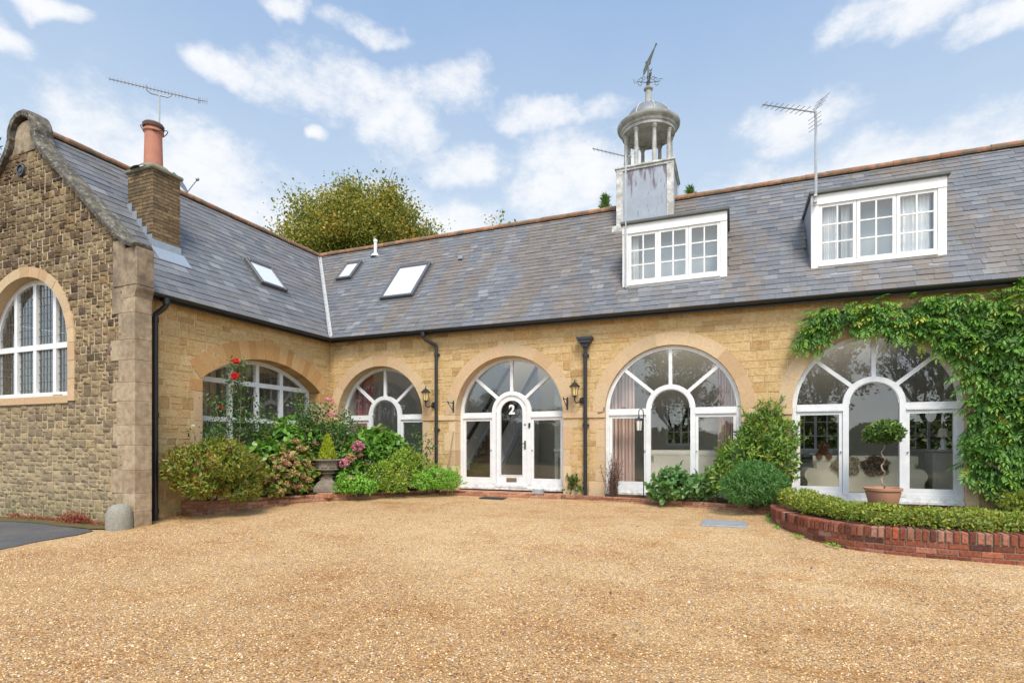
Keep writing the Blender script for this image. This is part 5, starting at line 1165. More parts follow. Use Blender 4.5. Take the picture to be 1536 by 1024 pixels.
# urn, its conifer, and the potted bay tree
def urn(c):
    t = thing('garden_urn', c, 'weathered stone urn on a stepped pedestal in front of the hydrangeas', 'urn'); x, y, z = c
    b = MB(); b.bbox(x - .31, x + .31, y - .31, y + .31, z - .1, z + .02, .02); b.build('plinth', M_OBR, t)
    b = MB(); Rm = Matrix.Translation(c) @ Matrix.Rotation(R(YAW + 8), 4, 'Z') @ Matrix.Translation(-Vector(c)); b.T = Rm
    b.bbox(x - .27, x + .27, y - .27, y + .27, z + .02, z + .14, .015); k = 4
    pf = [(.255, .14), (.25, .17), (.22, .19), (.205, .235), (.16, .27), (.135, .30), (.12, .36)]
    for i in range(len(pf) - 1):
        (r0, z0), (r1, z1) = pf[i], pf[i + 1]; b.add([(x + sx * r, y + sy * r, z + zz) for r, zz in ((r0, z0), (r1, z1)) for sx, sy in ((-1, -1), (1, -1), (1, 1), (-1, 1))], [(j, (j + 1) % 4, 4 + (j + 1) % 4, 4 + j) for j in range(4)])
    b.T = None; b.build('pedestal', M_URN, t)
    b = MB(); b.lathe([(.12, .355), (.15, .365), (.15, .385), (.11, .40), (.12, .43), (.20, .455), (.205, .475), (.15, .49), (.16, .505)], c, 28)
    b.lathe([(.16, .505), (.27, .52), (.30, .545), (.265, .555), (.262, .575), (.27, .72), (.285, .735), (.345, .745), (.36, .765), (.35, .785), (.30, .785), (.27, .74), (.001, .74)], c, 8)
    for k in range(8):
        a = R(22.5 + 45 * k); T = Matrix.Translation(Vector(c) + Vector((0, 0, .645))) @ Matrix.Rotation(a, 4, 'Z'); b.T = T; b.bbox(.247, .257, -.075, .075, -.06, .06, .004); b.T = None
    b.build('bowl', M_URN, t, smooth=True); return t
UC = (-8.83, 10.37, .055); urn(UC)

# ------------------------------------------------------------------ foliage
def leaf_arrays(P, D, N, L, Wd, fold=.25, curl=.15):
    D = D / np.linalg.norm(D, axis=1, keepdims=True); S_ = np.cross(D, N); S_ /= np.linalg.norm(S_, axis=1, keepdims=True) + 1e-9; N = np.cross(S_, D)
    L = L[:, None]; Wd = Wd[:, None]
    r1 = P + D * .33 * L; r2 = P + D * .70 * L
    V = np.stack([P, r1 + S_ * Wd * .5 + N * Wd * fold * .5, r2 + S_ * Wd * .40 + N * (Wd * fold * .4 - curl * L * .4), P + D * L - N * curl * L, r2 - S_ * Wd * .40 + N * (Wd * fold * .4 - curl * L * .4), r1 - S_ * Wd * .5 + N * Wd * fold * .5], axis=1)
    return V
QF = np.array([[0, 1, 2, 3], [0, 3, 4, 5]])
def leaf_obj(name, V, q, m, parent=None, origin=None, kind=None):
    n = V.shape[0]; me = bpy.data.meshes.new(name); me.vertices.add(n * 6); me.vertices.foreach_set('co', V.reshape(-1).astype(np.float32))
    F = (np.arange(n)[:, None, None] * 6 + QF[None]).reshape(-1, 4); k = F.shape[0]
    me.loops.add(k * 4); me.loops.foreach_set('vertex_index', F.reshape(-1).astype(np.int32)); me.polygons.add(k); me.polygons.foreach_set('loop_start', np.arange(0, k * 4, 4, dtype=np.int32)); me.polygons.foreach_set('loop_total', np.full(k, 4, dtype=np.int32))
    me.update(calc_edges=True); a = me.attributes.new('rnd', 'FLOAT', 'FACE'); a.data.foreach_set('value', np.repeat(q, 2).astype(np.float32)); me.validate()
    o = link(name, me, m, parent, origin)
    if kind: o['kind'] = kind
    return o
def unit(a): return a / (np.linalg.norm(a, axis=1, keepdims=True) + 1e-9)
def blob(lobes, n, rs, shell=(.72, 1.04), zmin=-1e9, inner=.62):
    lb = np.array(lobes, float); w = lb[:, 3] * lb[:, 4] + lb[:, 4] * lb[:, 5]; w /= w.sum(); Ps, Ns = [], []; got = 0
    while got < n:
        k = rs.choice(len(lb), n, p=w); d = unit(rs.normal(size=(n, 3))); f = shell[0] + (shell[1] - shell[0]) * rs.random(n) ** .55
        P = lb[k, :3] + d * lb[k, 3:] * f[:, None]; N = unit(d / lb[k, 3:]); ok = P[:, 2] > zmin
        for l in lb: ok &= (((P - l[:3]) / l[3:]) ** 2).sum(1) > inner ** 2
        Ps.append(P[ok]); Ns.append(N[ok]); got += ok.sum()
    return np.concatenate(Ps)[:n], np.concatenate(Ns)[:n]
def lobes_of(c, r, n, rs, k=.5, zmin=None):
    out = [(c[0], c[1], c[2], r[0] * .8, r[1] * .8, r[2] * .85)]
    for _ in range(n):
        d = unit(rs.normal(size=(1, 3)))[0]; d[2] = abs(d[2]) * 1.1 - .25; s = k * rs.uniform(.75, 1.15); out.append((c[0] + d[0] * r[0] * .62, c[1] + d[1] * r[1] * .62, c[2] + d[2] * r[2] * .62, r[0] * s, r[1] * s, r[2] * s))
    return out
def leaves_on(P, N, rs, L, Wd, out=.6, up=.2, jit=.7, nup=.5, fold=.25, curl=.15, lv=.3):
    n = len(P); D = unit(N * out + rs.normal(size=(n, 3)) * jit + np.array([0, 0, up])); Nn = unit(N + np.array([0, 0, nup]) + rs.normal(size=(n, 3)) * .45)
    l = L * (1 + lv * rs.normal(size=n)).clip(.5, 1.6); return leaf_arrays(P, D, Nn, l, l * Wd / L, fold, curl)
def stems_mb(c, lobes, rs, n, r=.012):
    b = MB()
    for _ in range(n):
        l = lobes[rs.integers(len(lobes))]; e = Vector((l[0] + rs.normal() * l[3] * .3, l[1] + rs.normal() * l[4] * .3, l[2] + l[5] * rs.uniform(.1, .7))); s0 = Vector((c[0] + rs.normal() * .06, c[1] + rs.normal() * .06, c[2])); m = s0.lerp(e, .5) + Vector((rs.normal() * .05, rs.normal() * .05, .05)); b.tube([s0, m, e], [r, r * .7, r * .35], 5)
    return b
def shrub(name, label, cat, base, lobes, n, L, Wd, m, seed, **kw):
    rs = np.random.default_rng(seed); t = thing(name, base, label, cat, kw.pop('group', None)); zmin = kw.pop('zmin', base[2] + .01); sh = kw.pop('shell', (.72, 1.04)); sn = kw.pop('stems', 14)
    shoots = kw.pop('shoots', 46); sl = kw.pop('shoot_len', .17); P, N = blob(lobes, n, rs, sh, zmin)
    B = stems_mb(base, lobes, rs, sn); Q, QN = [P], [N]          # young shoots break the outline
    for j in rs.integers(n, size=shoots):
        d = unit((N[j] * .8 + np.array([0, 0, .75]) + rs.normal(size=3) * .35)[None])[0]; Ls = sl * rs.uniform(.5, 1.3); k = 12; f = rs.random(k)
        B.tube([tuple(P[j] - d * .05), tuple(P[j] + d * Ls)], [.004, .002], 4); Q.append(P[j] + d * (f * Ls)[:, None] + rs.normal(size=(k, 3)) * .008); QN.append(np.tile(d, (k, 1)) + rs.normal(size=(k, 3)) * .5)
    P2, N2 = np.concatenate(Q), unit(np.concatenate(QN)); clump = kw.pop('clump', .22); cl = np.sin(P2[:, 0] * 5 + seed) * np.sin(P2[:, 1] * 6 + 2) * np.sin(P2[:, 2] * 7 + 1)
    leaf_obj('foliage', leaves_on(P2, N2, rs, L, Wd, **kw), np.clip(rs.random(len(P2)) * .8 + .1 + clump * cl, 0, 1), m, t); B.build('stem', M_BARK, t); return t, P, N, rs
G = lambda *a: a
L_HYD = leafmat('hydrangea_leaf', [(0, (0.073, 0.172, 0.029)), (.4, (0.132, 0.304, 0.046)), (.75, (0.205, 0.396, 0.066)), (.93, (0.290, 0.422, 0.079)), (1, (0.343, 0.343, 0.092))], .42)
L_HYD2 = leafmat('faded_hydrangea_leaf', [(0, (0.106, 0.185, 0.040)), (.4, (0.211, 0.304, 0.053)), (.75, (0.343, 0.370, 0.079)), (1, (0.396, 0.251, 0.119))], .45)
L_PHO = leafmat('photinia_leaf', [(0, (.06, .11, .02)), (.3, (.15, .215, .032)), (.6, (.28, .31, .045)), (.80, (.38, .37, .06)), (.85, (.30, .085, .04)), (1, (.42, .11, .055))], .35)
L_YEL = leafmat('yellow_green_leaf', [(0, (0.132, 0.251, 0.033)), (.5, (0.264, 0.422, 0.053)), (.85, (0.436, 0.502, 0.066)), (1, (0.528, 0.436, 0.079))], .45)
L_BRI = leafmat('bright_leaf', [(0, (0.132, 0.343, 0.040)), (.5, (0.251, 0.528, 0.066)), (1, (0.396, 0.607, 0.106))], .45)
L_ROS = leafmat('rose_leaf', [(0, (0.040, 0.099, 0.040)), (.6, (0.092, 0.185, 0.053)), (1, (0.185, 0.264, 0.079))], .4)
L_CON = leafmat('golden_conifer', [(0, (0.264, 0.356, 0.026)), (.6, (0.475, 0.554, 0.040)), (1, (0.607, 0.634, 0.066))], .6)
L_TAL = leafmat('tall_shrub_leaf', [(0, (0.059, 0.132, 0.029)), (.45, (0.132, 0.264, 0.040)), (.75, (0.264, 0.383, 0.066)), (.92, (0.449, 0.475, 0.079)), (1, (0.502, 0.396, 0.079))], .42)
L_RND = leafmat('round_shrub_leaf', [(0, (0.059, 0.158, 0.046)), (.5, (0.112, 0.264, 0.066)), (1, (0.198, 0.370, 0.106))], .6)
L_LOW = leafmat('low_shrub_leaf', [(0, (0.079, 0.185, 0.066)), (.5, (0.158, 0.317, 0.106)), (1, (0.290, 0.449, 0.172))], .5)
L_BOX = leafmat('box_leaf', [(0, (0.119, 0.198, 0.026)), (.4, (0.251, 0.330, 0.046)), (.75, (0.396, 0.422, 0.066)), (.92, (0.475, 0.422, 0.092)), (1, (0.396, 0.290, 0.119))], .4)
L_BAY = leafmat('bay_leaf', [(0, (0.053, 0.112, 0.029)), (.6, (0.132, 0.238, 0.053)), (1, (0.277, 0.370, 0.079))], .35)
L_WIS = leafmat('wisteria_leaf', [(0, (.055, .14, .028)), (.4, (.115, .27, .042)), (.75, (.185, .36, .06)), (.94, (.29, .42, .07)), (1, (.50, .50, .07))], .42, .32)
L_OAK = leafmat('autumn_leaf', [(0, (.14, .17, .04)), (.4, (.27, .27, .055)), (.68, (.40, .335, .065)), (.88, (.54, .36, .075)), (1, (.62, .32, .075))], .6)
L_DRK = leafmat('dark_tree_leaf', [(0, (0.030, 0.050, 0.018)), (.6, (0.065, 0.085, 0.030)), (1, (0.120, 0.110, 0.035))], .6)
L_GRN = leafmat('conifer_leaf', [(0, (.06, .13, .03)), (.6, (.13, .22, .05)), (1, (.20, .29, .07))], .6)
L_BRN = leafmat('dead_leaf', [(0, (0.072, 0.034, 0.030)), (.6, (0.156, 0.060, 0.048)), (1, (0.240, 0.108, 0.072))], .8, .1)
L_RED = leafmat('red_weed', [(0, (0.211, 0.053, 0.040)), (.6, (0.396, 0.092, 0.066)), (1, (0.475, 0.211, 0.106))], .7)
L_FAL = leafmat('fallen_leaf', [(0, (0.110, 0.055, 0.033)), (.4, (0.242, 0.110, 0.044)), (.8, (0.396, 0.198, 0.066)), (1, (0.462, 0.363, 0.132))], .8, .1)
F_PNK = leafmat('pink_petal', [(0, (0.495, 0.110, 0.242)), (.5, (0.726, 0.242, 0.418)), (1, (0.858, 0.462, 0.572))], .7)
F_TAN = leafmat('faded_petal', [(0, (0.363, 0.165, 0.110)), (.5, (0.550, 0.297, 0.198)), (1, (0.638, 0.462, 0.264))], .8)
F_RED = leafmat('red_petal', [(0, (0.605, 0.033, 0.028)), (1, (0.880, 0.077, 0.066))], .6)
F_ROS = leafmat('rose_petal', [(0, (0.682, 0.220, 0.308)), (1, (0.900, 0.550, 0.572))], .6)
F_WHT = leafmat('white_petal', [(0, (0.770, 0.726, 0.605)), (1, (0.900, 0.880, 0.814))], .6)
L_STR = leafmat('fleece', [(0, (0.286, 0.209, 0.132)), (.6, (0.462, 0.374, 0.253)), (1, (0.616, 0.528, 0.396))], 1, .1)
L_STRD = leafmat('dark_fleece', [(0, (.06, .035, .025)), (.55, (.17, .10, .065)), (.85, (.30, .20, .14)), (1, (.50, .40, .30))], 1, .1)
L_DOG = leafmat('dog_hair', [(0, (.24, .115, .045)), (.6, (.44, .24, .105)), (1, (.66, .46, .26))], .9, .1)
def ball_flower(name, c, r, n, size, m, parent, rs, flat=.8, cup=.3):
    d = unit(rs.normal(size=(n, 3))); P = np.array(c) + d * r * np.array([1, 1, flat]); N = d; V = leaves_on(P, N, rs, size, size * .85, out=.15, up=0, jit=.9, nup=.1, fold=.1, curl=.1, lv=.15); leaf_obj(name, V, rs.random(n), m, parent)

def pl(px, py, Z): return tuple(at(px, py, Z))
def lob(*L): return [(*at(px, py, Z), rx, ry, rz) for px, py, Z, rx, ry, rz in L]
# red tipped shrub by the wing corner
lb = lob((318, 703, 10.9, .62, .70, .50), (276, 700, 10.6, .35, .40, .38), (362, 708, 11.2, .45, .5, .42), (330, 678, 11.0, .45, .45, .28), (300, 726, 10.6, .45, .45, .26), (360, 735, 10.9, .38, .4, .22), (345, 690, 10.5, .4, .4, .35))
shrub('red_tipped_shrub', 'broad green shrub with small red tipped leaves beside the black downpipe', 'shrub', tuple(at(318, 752, 11.45))[:2] + (.0,), lb, 8600, .068, .030, L_PHO, 1, up=.5, jit=.6, shell=(.62, 1.02), zmin=.06, shoots=26, shoot_len=.09, clump=.05)
def hydrangea(label, base, lobes, n, m, seed, heads, hm, L=.13):
    t, P, N, rs = shrub('hydrangea', label, 'hydrangea', base, lobes, n, L, L * .68, m, seed, up=-.1, jit=.55, nup=.9, fold=.18, curl=.22, stems=20)
    cand = np.where(N @ np.array([.37, -.85, .35]) > .35)[0]
    for i in range(heads): j = cand[rs.integers(len(cand))]; ball_flower('flower_head', P[j] + N[j] * .06, .058 + .03 * rs.random(), 60, .036, hm, t, rs, .6)
    return t, rs
HL = lob((415, 668, 12.75, .55, .45, .42), (455, 664, 13.3, .5, .45, .45), (395, 690, 12.2, .35, .4, .4), (440, 645, 13.3, .45, .45, .3), (490, 662, 13.9, .5, .5, .42), (478, 700, 13.7, .4, .4, .5))
hydrangea('big green hydrangea with faded heads reaching up under the wing window', tuple(at(440, 735, 12.4))[:2] + (-.02,), HL, 2300, L_HYD, 3, 12, F_TAN)
HL = lob((425, 705, 12.3, .40, .40, .38), (448, 715, 12.55, .30, .3, .32), (412, 728, 12.1, .3, .3, .2), (444, 690, 12.7, .34, .34, .30))
hydrangea('hydrangea covered in faded salmon heads to the left of the urn', tuple(at(436, 742, 12.6))[:2] + (-.02,), HL, 1500, L_HYD2, 4, 58, F_TAN, .10)
HL = lob((545, 678, 13.6, .58, .5, .48), (518, 690, 13.5, .4, .4, .48), (585, 682, 13.9, .42, .45, .42), (532, 715, 13.2, .42, .4, .32), (570, 664, 14.0, .45, .42, .32), (508, 676, 13.8, .4, .4, .4))
th, rs_h = hydrangea('hydrangea with three fresh pink heads to the right of the urn', tuple(at(540, 738, 12.7))[:2] + (-.02,), HL, 2300, L_HYD, 5, 5, F_TAN)
for (px, py, Z, r_, m) in ((537, 669, 13.0, .125, F_PNK), (526, 686, 12.95, .11, F_TAN), (516, 694, 12.9, .11, F_PNK), (524, 718, 12.75, .08, F_TAN)): ball_flower('flower_head', at(px, py, Z), r_, 170, .045, m, th, rs_h, .85)
shrub('yellow_shrub', 'loose yellow green shrub at the corner of the window left of the lantern', 'shrub', tuple(at(600, 738, 13.35))[:2] + (.0,), lob((600, 706, 13.2, .5, .45, .36), (575, 712, 13.1, .36, .35, .3), (630, 706, 13.4, .36, .36, .34), (610, 690, 13.3, .36, .36, .26), (590, 726, 13.0, .4, .25, .18)), 4200, .055, .024, L_YEL, 6, up=.5, shell=(.55, 1.06))
shrub('low_green_plant', 'low bright green plant spilling over the edging right of the urn', 'plant', tuple(at(533, 742, 12.95))[:2] + (.0,), lob((533, 728, 12.75, .34, .26, .18), (552, 730, 12.85, .25, .22, .14), (516, 730, 12.75, .22, .2, .14)), 1500, .06, .026, L_BRI, 7, up=.6)
shrub('low_green_plant', 'low bright green plant at the end of the edging beside the front door', 'plant', tuple(at(655, 735, 13.5))[:2] + (.0,), lob((655, 718, 13.2, .40, .3, .24), (675, 720, 13.3, .26, .25, .22), (635, 722, 13.1, .26, .25, .2)), 2400, .055, .022, L_BRI, 8, up=.6)
# roses
def rose(label, base, canes, n, seed, flowers, fm, L=.055):
    rs = np.random.default_rng(seed); t = thing('rose_bush', base, label, 'rose'); b = MB(); Ps = []
    for c in canes:
        pts = [Vector(base)] + [Vector(p) for p in c]; q = []
        for i in range(len(pts) - 1):
            for k in range(6): q.append(pts[i].lerp(pts[i + 1], k / 6) + Vector(rs.normal(size=3)) * .012)
        b.tube(q, [.009 - .006 * i / len(q) for i in range(len(q))], 5); Ps += [np.array(p) for p in q[3:]]
    b.build('cane', M_STEM if seed % 2 else M_TWIG, t); Ps = np.array(Ps); k = rs.integers(len(Ps), size=n); P = Ps[k] + rs.normal(size=(n, 3)) * np.array([.10, .10, .06]); N = unit(rs.normal(size=(n, 3)) + np.array([.4, -.8, .6]))
    leaf_obj('foliage', leaves_on(P, N, rs, L, L * .6, out=.2, up=-.1, jit=.8), rs.random(n), L_ROS, t)
    for (px, py, Z, r_) in flowers:
        c = at(px, py, Z); ball_flower('flower', c, r_ * .5, 60, r_ * .62, fm, t, rs, .85)
    return t
rose('climbing rose with two red blooms at the left of the wing window', pl(345, 745, 11.4)[:2] + (0,), [[pl(335, 660, 11.6), pl(345, 600, 11.7), pl(350, 540, 11.8)], [pl(330, 640, 11.5), pl(322, 590, 11.5)], [pl(360, 650, 11.8), pl(362, 580, 11.9), pl(357, 535, 11.9)], [pl(325, 660, 11.2), pl(312, 640, 11.2)]], 1700, 13, [(353, 541, 11.65, .085), (352, 563, 11.6, .10), (331, 610, 11.5, .05)], F_RED)
rose('tall thin rose without blooms before the middle of the wing window', pl(385, 740, 12.2)[:2] + (0,), [[pl(388, 660, 12.4), pl(392, 590, 12.6)], [pl(380, 650, 12.2), pl(372, 620, 12.2)], [pl(400, 660, 12.4), pl(408, 620, 12.5)], [pl(365, 650, 12.1), pl(362, 615, 12.1)]], 1100, 14, [], F_RED)
rose('climbing rose with pink blooms in the corner between the two arched windows', pl(488, 735, 13.2)[:2] + (0,), [[pl(490, 650, 13.3), pl(492, 600, 13.4)], [pl(480, 640, 13.3), pl(470, 600, 13.4)], [pl(505, 650, 13.2), pl(518, 612, 13.3)], [pl(455, 640, 13.0), pl(448, 585, 13.1)], [pl(465, 640, 13.2), pl(458, 610, 13.2)], [pl(520, 650, 13.2), pl(528, 628, 13.2)]], 2600, 15, [(490, 598, 13.1, .07), (497, 600, 13.1, .06), (501, 605, 13.1, .055), (495, 621, 13.0, .07), (502, 621, 13.0, .055)], F_ROS)
rose('straggling rose with reddish shoots at the right of the hydrangea window', pl(640, 735, 13.4)[:2] + (0,), [[pl(630, 670, 13.4), pl(622, 640, 13.4)], [pl(640, 680, 13.5), pl(644, 655, 13.5)], [pl(625, 690, 13.3), pl(612, 660, 13.3)]], 420, 16, [], F_ROS)
rose('small white rose against the wall beside the red tipped shrub', pl(300, 735, 11.2)[:2] + (0,), [[pl(296, 665, 11.25), pl(290, 645, 11.2)], [pl(380, 690, 11.9), pl(384, 668, 11.8)]], 60, 17, [(289, 639, 11.1, .05), (383, 667, 11.5, .05), (396, 688, 11.4, .05)], F_WHT)
# conifer in the urn
rs = np.random.default_rng(20); t = thing('dwarf_conifer', (UC[0], UC[1], UC[2] + .74), 'small golden cone shaped conifer growing in the stone urn', 'conifer'); n = 2600
h = rs.random(n) ** .8 * .56; a = rs.random(n) * 2 * np.pi; rr = (.20 * (1 - h / .58) + .015) * (.65 + .45 * rs.random(n)); P = np.stack([UC[0] + rr * np.cos(a), UC[1] + rr * np.sin(a), UC[2] + .75 + h], 1); N = np.stack([np.cos(a), np.sin(a), np.zeros(n)], 1)
leaf_obj('foliage', leaves_on(P, N, rs, .055, .013, out=.35, up=.9, jit=.3, nup=0), rs.random(n), L_CON, t); b = MB(); b.tube([(UC[0], UC[1], UC[2] + .74), (UC[0], UC[1], UC[2] + 1.2)], [.02, .005], 6); b.build('trunk', M_BARK, t)
# bed under the big windows
lb = lob((1125, 700, 10.9, .55, .5, .55), (1150, 660, 11.0, .42, .4, .45), (1106, 692, 11.0, .36, .4, .38), (1142, 640, 11.1, .32, .34, .30), (1165, 690, 10.7, .36, .4, .5), (1086, 718, 10.8, .34, .36, .30), (1158, 617, 11.2, .24, .25, .2), (1128, 652, 11.0, .25, .3, .2), (1180, 655, 11.0, .2, .25, .3))
shrub('tall_shrub', 'tall glossy green shrub with yellow tips between the two big windows', 'shrub', tuple(at(1130, 755, 10.9))[:2] + (.0,), lb, 6800, .080, .031, L_TAL, 30, up=.35, shell=(.55, 1.08), stems=30, shoots=110, shoot_len=.22)
shrub('round_shrub', 'dense rounded feathery green shrub beside the curved brick wall', 'shrub', tuple(at(1132, 762, 10.2))[:2] + (.0,), lob((1132, 726, 10.1, .50, .45, .36), (1110, 730, 10.0, .33, .33, .3), (1155, 730, 10.1, .33, .33, .3), (1132, 710, 10.2, .36, .36, .22)), 9000, .055, .012, L_RND, 31, up=.35, jit=.6, shell=(.7, 1.05), stems=20, shoots=60, shoot_len=.07)
shrub('low_shrub', 'low pale green lobed shrub under the cream sofa window', 'shrub', tuple(at(1015, 745, 11.3))[:2] + (.0,), lob((1015, 729, 11.2, .36, .3, .24), (1045, 730, 11.1, .34, .3, .22), (993, 736, 11.3, .25, .25, .18), (1005, 718, 11.3, .22, .22, .18)), 1900, .085, .055, L_LOW, 32, up=.35, fold=.3)
shrub('small_bush', 'small dark leaved bush at the foot of the hopper head downpipe', 'bush', tuple(at(868, 738, 12.8))[:2] + (.0,), lob((866, 724, 12.8, .20, .2, .20), (874, 716, 12.8, .13, .13, .14), (860, 730, 12.8, .14, .14, .12)), 620, .06, .036, L_BAY, 33, up=.3)
rs = np.random.default_rng(34); base = pl(920, 740, 12.05)[:2] + (.0,); t = thing('dead_plant', base, 'dead brown twiggy plant in front of the pink curtain window', 'plant'); b = MB(); Ps = []
for i in range(46):
    e = Vector(base) + Vector((rs.normal() * .13, rs.normal() * .10, rs.uniform(.45, 1.12) * (1 - .25 * abs(rs.normal() * .5)))); s0 = Vector(base) + Vector((rs.normal() * .07, rs.normal() * .05, 0)); m = s0.lerp(e, .5) + Vector((rs.normal() * .03, rs.normal() * .03, 0)); b.tube([s0, m, e], [.006, .005, .002], 5); Ps += [np.array(s0.lerp(e, k)) for k in np.linspace(.15, 1, 14)]
b.build('stem', M_TWIG, t); Ps = np.array(Ps); P = Ps[rs.integers(len(Ps), size=2300)] + rs.normal(size=(2300, 3)) * .022; leaf_obj('foliage', leaves_on(P, unit(rs.normal(size=P.shape)), rs, .024, .010), rs.random(2300), L_BRN, t)
# box hedge on the curved planter
HP = inset(PR, .42); HP = [p for p in HP if p[1] < 10.75 or p[0] > 1.2]
rs = np.random.default_rng(40); hp = np.array(HP); sl_ = np.r_[0, np.cumsum(np.linalg.norm(np.diff(hp, axis=0), axis=1))]; n = 21000; s = rs.random(n) * sl_[-1]; X = np.interp(s, sl_, hp[:, 0]); Y = np.interp(s, sl_, hp[:, 1])
i = np.searchsorted(sl_, s).clip(1, len(hp) - 1); tg = unit(hp[i] - hp[i - 1]); nr = np.stack([tg[:, 1], -tg[:, 0]], 1); th = rs.random(n) * 1.35 * np.pi - .175 * np.pi; lump = 1 + .11 * np.sin(s * 6.3) + .08 * np.sin(s * 13.7 + 1) + .05 * np.sin(s * 29)
ex_, ez_ = np.sign(np.cos(th)) * np.abs(np.cos(th)) ** .7 * .27 * lump, np.sign(np.sin(th)) * np.abs(np.sin(th)) ** .8 * .13 * lump; f = .72 + .33 * rs.random(n) ** .6
P = np.stack([X + nr[:, 0] * ex_ * f, Y + nr[:, 1] * ex_ * f, .215 + ez_ * f + .05 * np.exp(-(s / 2.0) ** 2)], 1); N = unit(np.stack([nr[:, 0] * np.cos(th), nr[:, 1] * np.cos(th), np.sin(th) + .1], 1))
t = thing('box_hedge', (1.9, 8.8, .05), 'low clipped box hedge following the curved red brick planter wall', 'hedge'); leaf_obj('foliage', leaves_on(P, N, rs, .034, .019, up=.4, jit=.7), rs.random(n), L_BOX, t)
b = MB(); rows = []
for k, p in enumerate(HP): d = unit(np.array([[HP[min(k + 1, len(HP) - 1)][0] - HP[max(k - 1, 0)][0], HP[min(k + 1, len(HP) - 1)][1] - HP[max(k - 1, 0)][1]]]))[0]; rows.append([(p[0] + d[1] * .185 * math.cos(a), p[1] - d[0] * .185 * math.cos(a), .20 + .085 * math.sin(a)) for a in [R(30 * j) for j in range(12)]])
for k in range(len(rows) - 1): b.add(rows[k] + rows[k + 1], [(j, (j + 1) % 12, 12 + (j + 1) % 12, 12 + j) for j in range(12)], .05)
b.build('inner_growth', L_BOX, t)
# potted bay tree
PC = (2.50, 11.72, .06); x, y, z = PC; t = thing('terracotta_pot', PC, 'wide terracotta pot holding the twisted stem bay tree', 'pot'); b = MB()
b.lathe([(.001, 0), (.20, 0), (.215, .02), (.265, .22), (.275, .27), (.262, .275), (.266, .29), (.295, .30), (.30, .345), (.28, .35), (.262, .345), (.25, .29), (.001, .29)], PC, 32); b.build('pot_body', M_POT, t, smooth=True); b = MB(); b.lathe([(.255, .297), (.12, .31), (.001, .312)], PC, 20); b.build('compost', M_SOIL, t)
t = thing('bay_tree', (x, y, z + .3), 'clipped bay tree with a round crown on a twisted bare stem', 'tree'); b = MB(); b.tube([(x + .026 * math.sin(k * .75) + .006 * math.sin(k * 2.3), y + .026 * math.cos(k * .75), z + .29 + .029 * k) for k in range(31)], [.015 - .0002 * k for k in range(31)], 8); b.build('trunk', M_STEM, t, smooth=True)
rs = np.random.default_rng(50); lb = [(x, y, z + 1.34, .26, .26, .16), (x - .13, y - .05, z + 1.30, .18, .18, .13), (x + .14, y, z + 1.32, .17, .17, .12), (x + .03, y - .1, z + 1.40, .19, .19, .13)]; P, N = blob(lb, 2400, rs, (.5, 1.04)); leaf_obj('crown', leaves_on(P, N, rs, .066, .028, up=.3, jit=.7), rs.random(2400), L_BAY, t)
# wisteria
rs = np.random.default_rng(60)
POLY = np.array([(1.15, 3.15), (1.3, 3.55), (1.5, 3.88), (2.2, 3.92), (6.4, 3.95), (6.4, .3), (4.5, .40), (4.15, .48), (3.92, .62), (3.84, 1.0), (3.86, 1.45), (4.0, 1.9), (3.95, 2.4), (3.76, 2.72), (3.48, 2.98), (3.1, 3.20), (2.7, 3.34), (2.3, 3.42), (1.9, 3.46), (1.66, 3.34), (1.50, 3.06), (1.3, 3.06)])
def inside(p):
    c = np.zeros(len(p), bool); j = len(POLY) - 1
    for i in range(len(POLY)):
        a, d = POLY[i], POLY[j]; m = ((a[1] > p[:, 1]) != (d[1] > p[:, 1])) & (p[:, 0] < (d[0] - a[0]) * (p[:, 1] - a[1]) / (d[1] - a[1] + 1e-12) + a[0]); c ^= m; j = i
    return c
p = np.stack([rs.uniform(1.1, 6.4, 4700), rs.uniform(.3, 3.95, 4700)], 1); p = p[inside(p)]; n = len(p)
bulge = np.clip((p[:, 0] - 3.9) / 1.2, .22, 1) * .42 * np.clip((p[:, 1] - .1) / .8, .4, 1) * (.75 + .25 * np.sin(p[:, 0] * 4.1 + p[:, 1] * 3)) * np.clip((4.25 - p[:, 1]) / .7, .45, 1)
dep = .05 + bulge * (.35 + .65 * rs.random(n)); base = np.stack([p[:, 0], FAC_Y - dep, p[:, 1]], 1)
ax = unit(np.stack([rs.normal(size=n) * .55 - .15, -.55 - .3 * rs.random(n), -.45 + .35 * rs.normal(size=n)], 1)); nn = unit(np.stack([rs.normal(size=n) * .3, -.6 * np.ones(n), .9 + .3 * rs.random(n)], 1)); sd = unit(np.cross(ax, nn)); nn = np.cross(sd, ax)
LL = rs.uniform(.22, .40, n); Vs, qs = [], []; q0 = np.where(rs.random(n) < .06, .97, rs.random(n) * .88); q0 = np.where(rs.random(n) < .02, .995, q0)
for k in range(11):
    f = .25 + .75 * (k // 2 + 1) / 6; pos_ = base + ax * (LL * f)[:, None] - nn * (LL * f ** 2 * .28)[:, None]
    if k == 10: d = ax - nn * .5
    else: d = ax * .55 + sd * (1 if k % 2 else -1) * .8 - nn * .35
    d = d + rs.normal(size=(n, 3)) * .08; l = LL * (.30 if k < 8 else .26); Vs.append(leaf_arrays(pos_, d, nn + rs.normal(size=(n, 3)) * .12, l, l * .36, .25, .2)); qs.append(np.clip(q0 + rs.normal(size=n) * .04, 0, 1))
t = thing('wisteria', (4.35, 12.2, 0), 'big green wisteria climbing the wall and hanging over the right hand arched window', 'wisteria'); leaf_obj('foliage', np.concatenate(Vs), np.concatenate(qs), L_WIS, t)
